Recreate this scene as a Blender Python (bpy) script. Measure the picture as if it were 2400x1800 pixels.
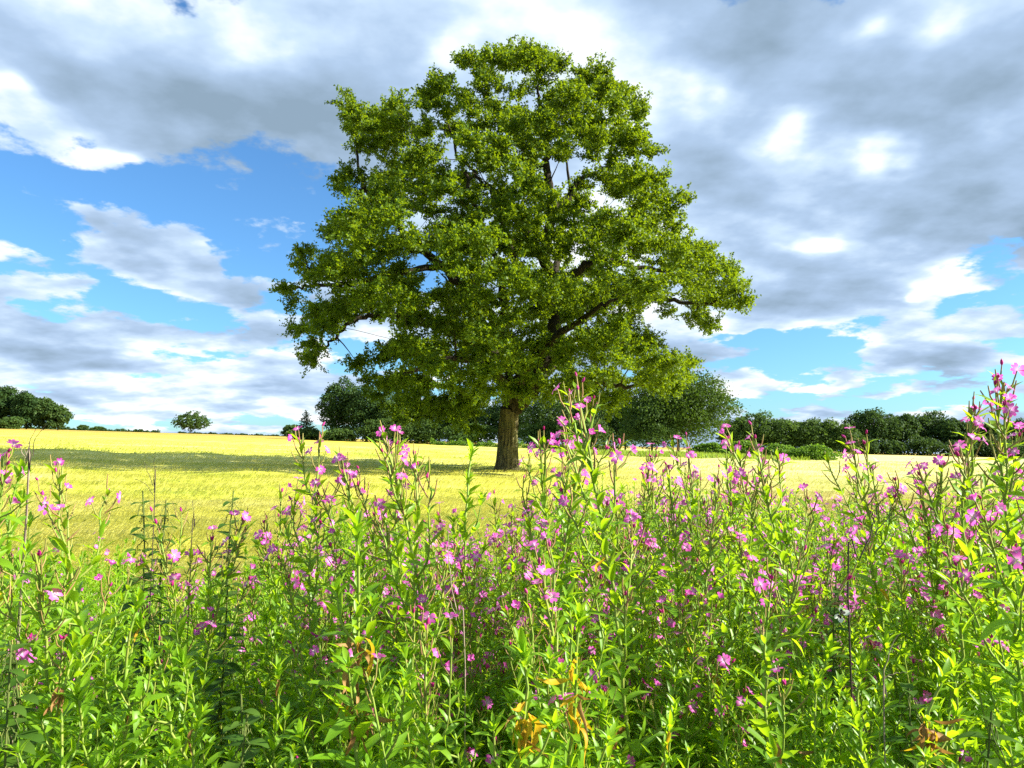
import bpy, math
import numpy as np
from mathutils import Matrix, Vector
R = math.radians
S = bpy.context.scene
COL = S.collection
for o in list(bpy.data.objects):
    bpy.data.objects.remove(o)

# ------------------------------------------------------------------ camera
FPX = 1733.0                       # focal length in pixels of a 2400 px wide picture
PITCH = math.atan(150.0 / FPX)
CAMZ = 1.75
cam = bpy.data.cameras.new('camera')
cam.sensor_width = 36.0
cam.lens = 36.0 * FPX / 2400.0
cam.clip_start = 0.05
cam.clip_end = 6000.0
camo = bpy.data.objects.new('camera', cam)
COL.objects.link(camo)
camo.location = (0, 0, CAMZ)
camo.rotation_euler = (math.pi / 2 + PITCH, 0, 0)
S.camera = camo

K = 2400.0 / 2212.0                # my reading scale of the photograph
def unproj(px, py, Y):
    dx = (px - 1200.0) / FPX
    dy = (900.0 - py) / FPX
    y = math.cos(PITCH) - dy * math.sin(PITCH)
    z = math.sin(PITCH) + dy * math.cos(PITCH)
    return np.array([dx / y * Y, Y, CAMZ + z / y * Y])
def at(x, y, Y):                   # reading coordinates -> world
    return unproj(x * K, y * K, Y)
def proj(P):                       # world -> reading coordinates, arrays
    P = np.asarray(P, float)
    x, y, z = P[..., 0], P[..., 1], P[..., 2] - CAMZ
    f = y * math.cos(PITCH) + z * math.sin(PITCH)
    u = z * math.cos(PITCH) - y * math.sin(PITCH)
    return np.stack([(1200 + FPX * x / f) / K, (900 - FPX * u / f) / K], -1)

# ------------------------------------------------------------------ sun, exposure
SUN_EL, SUN_TOCAM = R(30), R(9)   # elevation; how far the sun stands towards the camera from due right
sdir = Vector((math.cos(SUN_TOCAM) * math.cos(SUN_EL), -math.sin(SUN_TOCAM) * math.cos(SUN_EL), math.sin(SUN_EL)))
sun = bpy.data.lights.new('sun', 'SUN')
sun.energy = 5.0
sun.angle = R(0.6)
sun.color = (1.0, 0.95, 0.85)
suno = bpy.data.objects.new('sun', sun)
COL.objects.link(suno)
suno.rotation_euler = sdir.to_track_quat('Z', 'Y').to_euler()
S.view_settings.view_transform = 'Standard'
S.view_settings.look = 'None'
S.view_settings.gamma = 1.0
S.view_settings.use_curve_mapping = False
S.view_settings.exposure = 1.6
S.cycles.max_bounces = 5
S.cycles.diffuse_bounces = 3
S.cycles.transmission_bounces = 4
S.cycles.transparent_max_bounces = 6
S.cycles.sample_clamp_indirect = 6.0
S.cycles.use_denoising = False

# ------------------------------------------------------------------ node helper
class NT:
    def __init__(s, tree):
        s.t = tree
    def new(s, typ, **kw):
        n = s.t.nodes.new(typ)
        for k, v in kw.items():
            setattr(n, k, v)
        return n
    def put(s, sock, v):
        if isinstance(v, bpy.types.NodeSocket):
            s.t.links.new(v, sock)
        elif isinstance(v, (tuple, list)) and len(v) == 3 and sock.type == 'RGBA':
            sock.default_value = (*v, 1)
        else:
            sock.default_value = v
    def m(s, op, *a, clamp=False):
        n = s.new('ShaderNodeMath', operation=op, use_clamp=clamp)
        for i, v in enumerate(a):
            s.put(n.inputs[i], v)
        return n.outputs[0]
    def vm(s, op, *a, out=0):
        n = s.new('ShaderNodeVectorMath', operation=op)
        for i, v in enumerate(a):
            s.put(n.inputs[i], v)
        return n.outputs[out]
    def mix(s, f, a, b, blend='MIX'):
        n = s.new('ShaderNodeMix', data_type='RGBA', blend_type=blend)
        s.put(n.inputs[0], f)
        s.put(n.inputs[6], a)
        s.put(n.inputs[7], b)
        return n.outputs[2]
    def noise(s, vec, scale, detail=4, rough=0.55, dist=0.0, out=0, dim='3D'):
        n = s.new('ShaderNodeTexNoise', noise_dimensions=dim)
        if vec is not None:
            s.put(n.inputs['Vector'], vec)
        n.inputs['Scale'].default_value = scale
        n.inputs['Detail'].default_value = detail
        n.inputs['Roughness'].default_value = rough
        n.inputs['Distortion'].default_value = dist
        return n.outputs[out]
    def sstep(s, v, lo, hi, a=0.0, b=1.0):
        n = s.new('ShaderNodeMapRange', interpolation_type='SMOOTHSTEP')
        s.put(n.inputs[0], v)
        s.put(n.inputs[1], lo); s.put(n.inputs[2], hi)
        s.put(n.inputs[3], a); s.put(n.inputs[4], b)
        return n.outputs[0]
    def ramp(s, v, stops):
        n = s.new('ShaderNodeValToRGB')
        cr = n.color_ramp
        while len(cr.elements) < len(stops):
            cr.elements.new(0.5)
        for e, (p, c) in zip(cr.elements, stops):
            e.position = p
            e.color = (*c, 1)
        s.put(n.inputs[0], v)
        return n.outputs[0]

# ------------------------------------------------------------------ sky
W = bpy.data.worlds.new('World')
S.world = W
W.use_nodes = True
W.cycles.sampling_method = 'MANUAL'
W.cycles.sample_map_resolution = 512
W.node_tree.nodes.clear()
w = NT(W.node_tree)
sky = w.new('ShaderNodeTexSky', sky_type='NISHITA')
sky.sun_disc = False
sky.sun_elevation = SUN_EL
sky.sun_rotation = math.atan2(sdir.x, sdir.y)
sky.air_density = 1.0
sky.dust_density = 0.6
sky.ozone_density = 2.0
tc = w.new('ShaderNodeTexCoord')
dirv = w.vm('NORMALIZE', tc.outputs['Generated'])
sx = w.new('ShaderNodeSeparateXYZ')
w.put(sx.inputs[0], dirv)
X_, Y_, Z_ = sx.outputs
az0 = w.m('ARCTAN2', X_, Y_)
el0 = w.m('ARCSINE', Z_)
# cloud layer seen in perspective: direction projected on a plane overhead
zz = w.m('ADD', w.m('MAXIMUM', Z_, 0.0), 0.20)
cmb = w.new('ShaderNodeCombineXYZ')
w.put(cmb.inputs[0], w.m('DIVIDE', X_, zz))
w.put(cmb.inputs[1], w.m('DIVIDE', Y_, zz))
cmb.inputs[2].default_value = 3.7
P_ = cmb.outputs[0]
wn = w.new('ShaderNodeTexNoise', noise_dimensions='2D')
w.put(wn.inputs['Vector'], P_)
wn.inputs['Scale'].default_value = 1.7
wn.inputs['Detail'].default_value = 4
wn.inputs['Roughness'].default_value = 0.6
ws = w.new('ShaderNodeSeparateXYZ')
w.put(ws.inputs[0], wn.outputs['Color'])
az = w.m('MULTIPLY_ADD', w.m('SUBTRACT', ws.outputs[0], 0.5), 0.30, az0)
el = w.m('MULTIPLY_ADD', w.m('SUBTRACT', ws.outputs[1], 0.5), 0.13, el0)
ae = w.new('ShaderNodeCombineXYZ')
w.put(ae.inputs[0], az); w.put(ae.inputs[1], el)
def total(base, blobs):
    # soft banks and openings of the cloud layer, each at its bearing and height
    v = base
    for x, y, sx_, sy_, amp in blobs:
        d = at(x, y, 1.0) - np.array([0, 0, CAMZ])
        d /= np.linalg.norm(d)
        a, e = math.atan2(d[0], d[1]), math.asin(d[2])
        ka, ke = 1597.0 / sx_, 1597.0 / sy_
        q = w.vm('MULTIPLY_ADD', ae.outputs[0], (ka, ke, 0), (-a * ka, -e * ke, 0))
        q = w.vm('DOT_PRODUCT', q, q, out=1)
        v = w.m('MULTIPLY_ADD', w.m('POWER', 0.3679, q), amp, v)
    return v
nA = w.m('MULTIPLY_ADD', w.m('SUBTRACT', w.noise(w.vm('ADD', P_, (15.2, 8.7, 0)), 1.6, 7, 0.60, 0.0, dim='2D'), 0.5), 1.7, 0.5)
cover = total(nA, [(40, 390, 120, 34, -.26), (570, 560, 140, 52, -.30), (330, 450, 110, 26, -.16), (262, 0, 40, 24, -.10),
                   (1620, 745, 120, 30, -.30), (60, 590, 150, 24, -.20), (1900, 790, 260, 26, -.20),
                   (1950, 200, 400, 160, .3), (400, 200, 330, 130, .3), (1900, 560, 330, 120, .25), (260, 740, 400, 70, .2),
                   (1500, 300, 350, 260, .3), (1000, 120, 500, 240, .32), (260, 520, 110, 40, .26)])
alpha = w.sstep(cover, 0.37, 0.49)
# billows: the same field sampled a step towards the sun lights the near rims and shades the far ones
P2 = w.vm('MULTIPLY', w.vm('ADD', P_, (21.4, 3.7, 2.0)), (1.0, 1.15, 1.0))
nB = w.noise(P2, 1.35, 7, 0.50, 0.0, dim='2D')
nB2 = w.noise(w.vm('ADD', P2, (0.09, -0.06, 0)), 1.35, 6, 0.50, 0.0, dim='2D')
relief = w.m('MULTIPLY', w.m('SUBTRACT', nB, nB2), 2.2)
nC = w.noise(w.vm('ADD', P_, (3.3, 14.1, 5.0)), 5.0, 5, 0.6, 0.0, dim='2D')
tb = w.m('MULTIPLY_ADD', w.m('SUBTRACT', nC, 0.5), 0.30, w.m('MULTIPLY_ADD', w.m('SUBTRACT', nB, 0.5), 1.25, 0.51))
tb = w.m('SUBTRACT', tb, relief)
thick = total(tb, [(400, 230, 280, 110, .28), (1980, 190, 330, 110, .32), (1950, 450, 320, 65, .26), (1800, 670, 250, 65, .18),
                   (250, 520, 130, 40, .32), (240, 700, 320, 50, .14), (1540, 100, 200, 90, .12), (620, 420, 120, 40, .18),
                   (900, 130, 200, 80, .10), (1700, 880, 60, 22, .2), (1950, 830, 130, 30, .25), (1790, 900, 60, 20, .2),
                   (1020, 80, 80, 30, -.30), (1640, 300, 90, 45, -.40), (1840, 350, 60, 34, -.40), (2140, 590, 100, 40, -.45),
                   (150, 310, 55, 26, -.40), (520, 450, 170, 28, -.32), (10, 160, 60, 34, -.32), (780, 720, 100, 60, -.40),
                   (350, 880, 400, 50, -.22), (1800, 850, 300, 60, -.26), (1740, 530, 60, 26, -.30), (2110, 30, 90, 34, -.34),
                   (1460, 230, 60, 50, -.28), (60, 545, 110, 22, -.28), (420, 640, 260, 20, -.26), (870, 640, 150, 120, -.22),
                   (1900, 30, 50, 26, -.26), (480, 90, 60, 36, -.16), (2030, 640, 34, 20, -.34), (1550, 690, 60, 60, -.18)])
ccol = w.ramp(thick, [(0.16, (7.8, 7.8, 7.8)), (0.29, (6.2, 6.8, 7.2)), (0.42, (4.2, 5.35, 6.8)), (0.60, (2.95, 4.0, 5.5)), (0.92, (1.85, 2.6, 3.4))])
skyc = w.vm('MULTIPLY', sky.outputs[0], (0.62, 1.04, 1.36))
allc = w.mix(alpha, skyc, ccol)
below = w.sstep(Z_, -0.03, 0.0)
allc = w.mix(below, (1.3, 1.5, 0.7), allc)
bg = w.new('ShaderNodeBackground')
w.put(bg.inputs[0], allc)
bg.inputs[1].default_value = 0.053
wo = w.new('ShaderNodeOutputWorld')
w.put(wo.inputs[0], bg.outputs[0])

# ------------------------------------------------------------------ object helpers
def tag(o, label=None, cat=None, group=None, kind=None):
    if label: o['label'] = label
    if cat: o['category'] = cat
    if group: o['group'] = group
    if kind: o['kind'] = kind
    return o
def empty(name, loc=(0, 0, 0)):
    o = bpy.data.objects.new(name, None)
    o.empty_display_size = 0.1
    COL.objects.link(o)
    o.location = loc
    return o
def link(name, me, parent=None, M=None):
    o = bpy.data.objects.new(name, me)
    COL.objects.link(o)
    if parent is not None:
        o.parent = parent
    if M is not None:
        o.matrix_basis = M
    return o
def mesh(name, V, F, mat=None, smooth=True, attr=None):
    """V (n,3); F list of index arrays (k,3) and (k,4)."""
    V = np.ascontiguousarray(V, np.float32)
    F = [np.asarray(f, np.int32) for f in F if len(f)]
    me = bpy.data.meshes.new(name)
    me.vertices.add(len(V))
    me.vertices.foreach_set('co', V.ravel())
    nl = sum(f.size for f in F)
    nf = sum(len(f) for f in F)
    me.loops.add(nl)
    me.polygons.add(nf)
    me.loops.foreach_set('vertex_index', np.concatenate([f.ravel() for f in F]))
    tot = np.concatenate([np.full(len(f), f.shape[1], np.int32) for f in F])
    st = np.concatenate([[0], np.cumsum(tot)[:-1]]).astype(np.int32)
    me.polygons.foreach_set('loop_start', st)
    if smooth:
        me.polygons.foreach_set('use_smooth', np.ones(nf, bool))
    if attr is not None:
        for k, v in attr.items():
            a = me.attributes.new(k, 'FLOAT', 'POINT')
            a.data.foreach_set('value', np.ascontiguousarray(v, np.float32))
    me.update(calc_edges=True)
    if mat:
        me.materials.append(mat)
    return me
class Geo:
    def __init__(s):
        s.V = []; s.Q = []; s.T = []; s.A = []; s.n = 0
    def add(s, V, Q=None, T=None, a=0.0):
        V = np.asarray(V, float).reshape(-1, 3)
        if Q is not None and len(Q): s.Q.append(np.asarray(Q) + s.n)
        if T is not None and len(T): s.T.append(np.asarray(T) + s.n)
        s.A.append(np.broadcast_to(np.asarray(a, float), (len(V),)))
        s.V.append(V); s.n += len(V)
    def mesh(s, name, mat, smooth=True, attr=None):
        F = []
        if s.Q: F.append(np.concatenate(s.Q))
        if s.T: F.append(np.concatenate(s.T))
        return mesh(name, np.concatenate(s.V), F, mat, smooth, {attr: np.concatenate(s.A)} if attr else None)
def unit(v):
    v = np.asarray(v, float)
    return v / np.maximum(np.linalg.norm(v, axis=-1, keepdims=True), 1e-9)
def tube(P, r, sides=6, cap=True):
    P = np.asarray(P, float)
    n = len(P)
    r = np.broadcast_to(np.asarray(r, float), (n,))
    T = unit(np.gradient(P, axis=0))
    ref = np.array([0.31, 0.95, 0.05]) if abs(T[:, 2]).mean() > 0.6 else np.array([0.05, 0.02, 1.0])
    A = unit(np.cross(T, ref))
    B = np.cross(T, A)
    an = np.arange(sides) * 2 * math.pi / sides
    V = P[:, None] + r[:, None, None] * (np.cos(an)[None, :, None] * A[:, None] + np.sin(an)[None, :, None] * B[:, None])
    i = np.arange(n - 1)[:, None] * sides
    j = np.arange(sides)[None]
    k = (j + 1) % sides
    Q = np.stack([i + j, i + k, i + sides + k, i + sides + j], -1).reshape(-1, 4)
    return V.reshape(-1, 3), Q
def smooth_path(P, n=6):
    """Catmull-Rom through points."""
    P = np.asarray(P, float)
    E = np.vstack([2 * P[0] - P[1], P, 2 * P[-1] - P[-2]])
    out = []
    for i in range(1, len(E) - 2):
        p0, p1, p2, p3 = E[i - 1:i + 3]
        for t in np.arange(n) / n:
            out.append(0.5 * (2 * p1 + (p2 - p0) * t + (2 * p0 - 5 * p1 + 4 * p2 - p3) * t * t + (3 * p1 - p0 - 3 * p2 + p3) * t ** 3))
    out.append(P[-1])
    return np.array(out)
def fold_noise(x, y, seed=0, oct=4, f=1.0):
    """cheap smooth 2-D value made of rotated sines."""
    r = np.random.default_rng(seed)
    v = 0; a = 1.0
    for i in range(oct):
        for _ in range(3):
            th = r.uniform(0, 6.283); ph = r.uniform(0, 6.283); ff = f * r.uniform(.7, 1.4)
            v = v + a * np.sin((x * math.cos(th) + y * math.sin(th)) * ff + ph)
        a *= .55; f *= 2.1
    return v / 3.2

# ------------------------------------------------------------------ materials
def new_mat(name):
    m = bpy.data.materials.new(name)
    m.use_nodes = True
    m.node_tree.nodes.clear()
    n = NT(m.node_tree)
    out = n.new('ShaderNodeOutputMaterial')
    return m, n, out
def leaf_mat(name, c0, c1, tr, trans=0.4, rough=0.5, spec=0.25, tipcol=None, attr=None):
    """leaf blades: every blade a little different, light shines through."""
    m, n, out = new_mat(name)
    ge = n.new('ShaderNodeNewGeometry')
    oi = n.new('ShaderNodeObjectInfo')
    rnd = n.m('FRACT', n.m('ADD', ge.outputs['Random Per Island'], oi.outputs['Random']))
    col = n.mix(rnd, c0, c1)
    pn = n.noise(ge.outputs['Position'], 0.9, 3, 0.5)
    col = n.mix(n.sstep(pn, 0.35, 0.7, 0.0, 0.45), col, tuple(0.62 * v for v in c0))
    if attr:
        at_ = n.new('ShaderNodeAttribute', attribute_name=attr)
        col = n.mix(at_.outputs['Fac'], col, tipcol)
    p = n.new('ShaderNodeBsdfPrincipled')
    n.put(p.inputs['Base Color'], col)
    p.inputs['Roughness'].default_value = rough
    p.inputs['Specular IOR Level'].default_value = spec
    t = n.new('ShaderNodeBsdfTranslucent')
    tcol = n.mix(n.m('MULTIPLY', rnd, 0.5), tr, tuple(v * 1.25 for v in tr))
    if attr:
        tcol = n.mix(at_.outputs['Fac'], tcol, tipcol)
    n.put(t.inputs[0], tcol)
    ms = n.new('ShaderNodeMixShader')
    ms.inputs[0].default_value = trans
    n.put(ms.inputs[1], p.outputs[0]); n.put(ms.inputs[2], t.outputs[0])
    n.put(out.inputs[0], ms.outputs[0])
    return m
def plain_mat(name, c0, c1, scale=20, rough=0.7, spec=0.2, bump=0.0, stretch=(1, 1, 1)):
    m, n, out = new_mat(name)
    tcn = n.new('ShaderNodeTexCoord')
    v = n.vm('MULTIPLY', tcn.outputs['Object'], stretch)
    f = n.noise(v, scale, 5, 0.6)
    p = n.new('ShaderNodeBsdfPrincipled')
    n.put(p.inputs['Base Color'], n.mix(n.sstep(f, 0.3, 0.7), c0, c1))
    p.inputs['Roughness'].default_value = rough
    p.inputs['Specular IOR Level'].default_value = spec
    if bump:
        b = n.new('ShaderNodeBump')
        b.inputs['Strength'].default_value = bump
        b.inputs['Distance'].default_value = 0.05
        n.put(b.inputs['Height'], f)
        n.put(p.inputs['Normal'], b.outputs[0])
    n.put(out.inputs[0], p.outputs[0])
    return m
M = {}
M['oak_leaf'] = leaf_mat('oak_leaf', (.030, .080, .005), (.098, .164, .007), (.29, .40, .005), .36, .5, .2)
M['wood_leaf'] = leaf_mat('wood_leaf', (.040, .085, .022), (.080, .130, .028), (.11, .19, .025), .32, .6, .15)
M['dark_leaf'] = leaf_mat('dark_leaf', (.026, .064, .018), (.052, .098, .022), (.08, .14, .02), .30, .6, .12)
M['round_leaf'] = leaf_mat('round_leaf', (.034, .072, .012), (.066, .106, .015), (.09, .16, .010), .34, .6, .15)
M['bush_leaf'] = leaf_mat('bush_leaf', (.070, .155, .015), (.130, .230, .022), (.20, .36, .02), .38, .55, .2)
M['hedge_leaf'] = leaf_mat('hedge_leaf', (.042, .090, .020), (.080, .135, .026), (.12, .20, .025), .34, .6, .15)
M['herb_leaf'] = leaf_mat('herb_leaf', (.120, .275, .010), (.225, .395, .018), (.48, .72, .012), .46, .42, .38)
M['nettle_leaf'] = leaf_mat('nettle_leaf', (.050, .120, .015), (.090, .165, .020), (.16, .30, .02), .36, .6, .12)
M['grass_blade'] = leaf_mat('grass_blade', (.13, .23, .02), (.26, .30, .05), (.34, .46, .03), .40, .5, .25)
M['yellow_leaf'] = leaf_mat('yellow_leaf', (.62, .40, .02), (.55, .26, .02), (.75, .48, .02), .38, .5, .2)
M['brown_leaf'] = leaf_mat('brown_leaf', (.20, .095, .03), (.42, .25, .09), (.42, .22, .05), .30, .6, .15)
M['petal'] = leaf_mat('petal', (.66, .045, .42), (.78, .17, .60), (.88, .13, .62), .40, .5, .2, tipcol=(.86, .62, .82), attr='pale')
M['bud'] = leaf_mat('bud', (.45, .012, .16), (.55, .05, .30), (.6, .03, .25), .25, .5, .2)
M['cream'] = plain_mat('cream', (.75, .72, .5), (.82, .8, .62), 60)
M['pod'] = plain_mat('pod', (.24, .27, .05), (.28, .13, .07), 25, .6)
M['herb_stem'] = plain_mat('herb_stem', (.17, .29, .035), (.24, .27, .05), 18, .55)
M['dry_stem'] = plain_mat('dry_stem', (.20, .15, .10), (.34, .27, .20), 30, .8)
M['dark_stem'] = plain_mat('dark_stem', (.035, .024, .02), (.07, .05, .04), 30, .7)
M['far_bark'] = plain_mat('far_bark', (.045, .038, .03), (.08, .068, .05), 3, .9)
M['soil'] = plain_mat('soil', (.035, .028, .018), (.06, .05, .028), 6, .95)
M['white_wing'] = leaf_mat('white_wing', (.80, .82, .72), (.84, .85, .78), (.8, .82, .7), .3, .6, .1)
def bark_mat(name, d, l, mo):
    m, n, out = new_mat(name)
    tcn = n.new('ShaderNodeTexCoord')
    v = n.vm('MULTIPLY', tcn.outputs['Object'], (1, 1, .16))
    f = n.noise(v, 14, 6, .65, .6)
    g = n.noise(tcn.outputs['Object'], 1.3, 4, .6)
    col = n.mix(n.sstep(f, .36, .62), d, l)
    col = n.mix(n.sstep(g, .45, .7, 0, .55), col, mo)
    p = n.new('ShaderNodeBsdfPrincipled')
    n.put(p.inputs['Base Color'], col)
    p.inputs['Roughness'].default_value = .9
    p.inputs['Specular IOR Level'].default_value = .1
    b = n.new('ShaderNodeBump')
    b.inputs['Strength'].default_value = .9
    b.inputs['Distance'].default_value = .06
    n.put(b.inputs['Height'], f)
    n.put(p.inputs['Normal'], b.outputs[0])
    n.put(out.inputs[0], p.outputs[0])
    return m
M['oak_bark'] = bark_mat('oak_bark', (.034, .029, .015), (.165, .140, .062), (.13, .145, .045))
M['oak_limb'] = bark_mat('oak_limb', (.010, .009, .006), (.045, .036, .022), (.035, .036, .018))  # same bark darkened for limbs and branches: crown shade put into the colour

def barley_mat(name, sheet):
    m, n, out = new_mat(name)
    ge = n.new('ShaderNodeNewGeometry')
    pos = ge.outputs['Position']
    sp = n.new('ShaderNodeSeparateXYZ'); n.put(sp.inputs[0], pos)
    big = n.noise(n.vm('MULTIPLY', pos, (.05, .16, 0)), 1.0, 4, .55, .8)
    mid = n.noise(n.vm('MULTIPLY', pos, (.35, .9, 0)), 1.0, 5, .6, .6)
    fine = n.noise(n.vm('MULTIPLY', pos, (6., 6., 3.)), 1.0, 4, .6)
    v = n.m('ADD', n.m('MULTIPLY', big, .62), n.m('MULTIPLY', mid, .38))
    # ripe straw yellow, greener in broad streaks, browner near the far headland
    col = n.ramp(v, [(.38, (.34, .40, .03)), (.45, (.54, .55, .06)), (.53, (.64, .61, .11)), (.64, (.70, .66, .24))])
    far = n.sstep(sp.outputs[1], 60., 150., 0, 1)
    gold = n.ramp(mid, [(.3, (.50, .33, .012)), (.55, (.62, .46, .035)), (.75, (.66, .54, .10))])
    left = n.sstep(n.m('DIVIDE', sp.outputs[0], sp.outputs[1]), -.02, -.18)
    col = n.mix(n.m('MULTIPLY', far, n.m('MULTIPLY', left, .8)), col, gold)
    right = n.sstep(n.m('DIVIDE', sp.outputs[0], sp.outputs[1]), .02, .3)
    col = n.mix(n.m('MULTIPLY', right, .55), col, (.66, .63, .32))
    old = n.sstep(sp.outputs[1], 176., 190., 0, 1)
    col = n.mix(old, col, (.42, .30, .045))
    # weedy brown-gold patch near the verge on the right
    pt = n.m('MULTIPLY', n.sstep(sp.outputs[0], 3.0, 7.0), n.sstep(sp.outputs[1], 24., 12.))
    col = n.mix(n.m('MULTIPLY', pt, .7), col, (.42, .30, .06))
    # tramlines: wheelings pressed into the crop
    def line(x0, y0, x1, y1, wd):
        dx, dy = x1 - x0, y1 - y0
        L = math.hypot(dx, dy)
        d = n.m('ADD', n.m('MULTIPLY', sp.outputs[0], dy / L), n.m('MULTIPLY', sp.outputs[1], -dx / L))
        d = n.m('ABSOLUTE', n.m('SUBTRACT', d, (x0 * dy - y0 * dx) / L))
        inb = n.m('MULTIPLY', n.m('GREATER_THAN', sp.outputs[1], min(y0, y1)), n.m('LESS_THAN', sp.outputs[1], max(y0, y1)))
        return n.m('MULTIPLY', n.sstep(d, wd, wd * .4), inb)
    tl = n.m('MAXIMUM', line(-53, 170, -31, 70, .5), line(-46, 170, -25, 70, .45))
    col = n.mix(n.m('MULTIPLY', tl, .6), col, (.30, .27, .02))
    if sheet:
        col = n.mix(n.sstep(fine, .35, .65, .22, 0), col, (.34, .31, .02))
    else:
        col = n.mix(n.m('MULTIPLY', ge.outputs['Random Per Island'], .5), col, (.74, .71, .28))
    p = n.new('ShaderNodeBsdfPrincipled')
    n.put(p.inputs['Base Color'], col)
    p.inputs['Roughness'].default_value = .65
    p.inputs['Specular IOR Level'].default_value = .2
    if sheet:
        b = n.new('ShaderNodeBump')
        b.inputs['Strength'].default_value = .5
        b.inputs['Distance'].default_value = .08
        n.put(b.inputs['Height'], n.m('ADD', fine, n.m('MULTIPLY', mid, 2.)))
        n.put(p.inputs['Normal'], b.outputs[0])
        n.put(out.inputs[0], p.outputs[0])
    else:
        t = n.new('ShaderNodeBsdfTranslucent')
        n.put(t.inputs[0], col)
        ms = n.new('ShaderNodeMixShader')
        ms.inputs[0].default_value = .56
        n.put(ms.inputs[1], p.outputs[0]); n.put(ms.inputs[2], t.outputs[0])
        n.put(out.inputs[0], ms.outputs[0])
    return m
M['barley_sheet'] = barley_mat('barley_sheet', True)
M['barley_ear'] = barley_mat('barley_ear', False)
def ground_mat():
    m, n, out = new_mat('ground')
    ge = n.new('ShaderNodeNewGeometry')
    f = n.noise(ge.outputs['Position'], .35, 6, .6)
    g = n.noise(ge.outputs['Position'], 7, 4, .6)
    col = n.mix(n.sstep(f, .35, .65), (.06, .085, .02), (.12, .15, .03))
    col = n.mix(n.sstep(g, .4, .65, 0, .6), col, (.05, .04, .02))
    p = n.new('ShaderNodeBsdfPrincipled')
    n.put(p.inputs['Base Color'], col)
    p.inputs['Roughness'].default_value = .95
    n.put(out.inputs[0], p.outputs[0])
    return m
M['ground'] = ground_mat()

# ------------------------------------------------------------------ terrain
def sm(a, b, v):
    t = np.clip((v - a) / (b - a), 0, 1)
    return t * t * (3 - 2 * t)
def gz(x, y):
    x = np.asarray(x, float); y = np.asarray(y, float)
    f = sm(3, 26, y)
    xc = np.clip(x, -300, 300)
    k = np.where(xc < 0, .031, .0246)
    yy = np.minimum(y, 335)
    z = f * (-k * xc * np.abs(xc) / (np.abs(xc) + 1.0) + .010 * np.maximum(yy - 22, 0) )
    z = z - .018 * np.maximum(y - 335, 0)
    return z
def grid(xs, ys, zf):
    X, Y = np.meshgrid(xs, ys)
    V = np.stack([X, Y, zf(X, Y)], -1).reshape(-1, 3)
    nx, ny = len(xs), len(ys)
    i = np.arange(ny - 1)[:, None] * nx + np.arange(nx - 1)[None]
    Q = np.stack([i, i + 1, i + nx + 1, i + nx], -1).reshape(-1, 4)
    return V, Q
xs = np.concatenate([-np.geomspace(1500, 40, 40), np.linspace(-38, 38, 60), np.geomspace(40, 1500, 40)])
ys = np.concatenate([np.linspace(-60, 4, 12), np.linspace(5, 60, 50), np.geomspace(62, 2500, 70)])
V, Q = grid(xs, ys, gz)
tag(link('ground', mesh('ground', V, [Q], M['ground'])), kind='structure')

# crop surface: a closed-looking canopy about 0.7 m above the soil
CROP = .66
def crop_top(x, y):
    wv = .05 * fold_noise(x, y, 3, 3, .9) + .04 * fold_noise(x * .4, y, 5, 3, 1.6)
    z = gz(x, y) + CROP + wv * sm(300, 40, y)
    return np.where(y < 5.45, gz(x, y) - .05, z)
xs = np.concatenate([-np.geomspace(330, 26, 70), np.linspace(-25, 25, 160), np.geomspace(26, 260, 60)])
ys = np.concatenate([[5.4], np.geomspace(5.5, 60, 220), np.geomspace(60.5, 340, 160)])
V, Q = grid(xs, ys, crop_top)
barley = empty('barley_field', (0, 6, 0))
tag(barley, 'ripening yellow barley crop covering the whole field behind the wildflowers', 'crop', kind='stuff')
cs = link('crop_canopy', mesh('crop_canopy', V - np.array([0, 6, 0]), [Q], M['barley_sheet']), barley)
cs['kind'] = 'stuff'
rg = np.random.default_rng(11)
def ears(n, y0, y1, ln, wd, seed):
    r = np.random.default_rng(seed)
    y = y0 + (y1 - y0) * r.random(n)
    x = (r.random(n) * 2 - 1) * (y * .74 + 1.0)
    base = np.stack([x, y, crop_top(x, y) - .06], -1)
    L = ln * r.uniform(.6, 1.25, n)
    lean = r.normal(.95, .28, n)
    th = r.normal(0.15, .30, n) + .35 * fold_noise(x, y, 9, 2, .35)
    d = np.stack([np.cos(th), np.sin(th), np.zeros(n)], -1)
    up = np.array([0, 0, 1.0])
    wv = np.stack([-np.sin(th), np.cos(th), np.zeros(n)], -1)
    rr = r.uniform(0, 6.283, n)[:, None]
    wv = wv * np.cos(rr) + d * np.sin(rr)
    W_ = (wd * r.uniform(.6, 1.3, n))[:, None]
    Lc = L[:, None]; ln_ = lean[:, None]
    p0 = base
    p2 = base + Lc * (.62 * up + .50 * ln_ * d)
    p3 = base + Lc * ((.72 - .20 * np.abs(ln_)) * up + 1.25 * ln_ * d)
    V = np.stack([p0, p2 - wv * W_ * .6, p3, p2 + wv * W_ * .6], 1).reshape(-1, 3)
    i = np.arange(n)[:, None] * 4
    return V, i + [0, 1, 2, 3]
for nm, args in (('barley_ears', (110000, 5.5, 15, .22, .009, 1)), ('barley_ears', (80000, 15, 34, .22, .015, 2)), ('barley_ears', (40000, 34, 80, .24, .035, 3))):
    V, Qd = ears(*args)
    o = link(nm, mesh(nm, V - np.array([0, 6, 0]), [Qd], M['barley_ear'], smooth=False), barley)
    o['kind'] = 'stuff'

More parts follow.
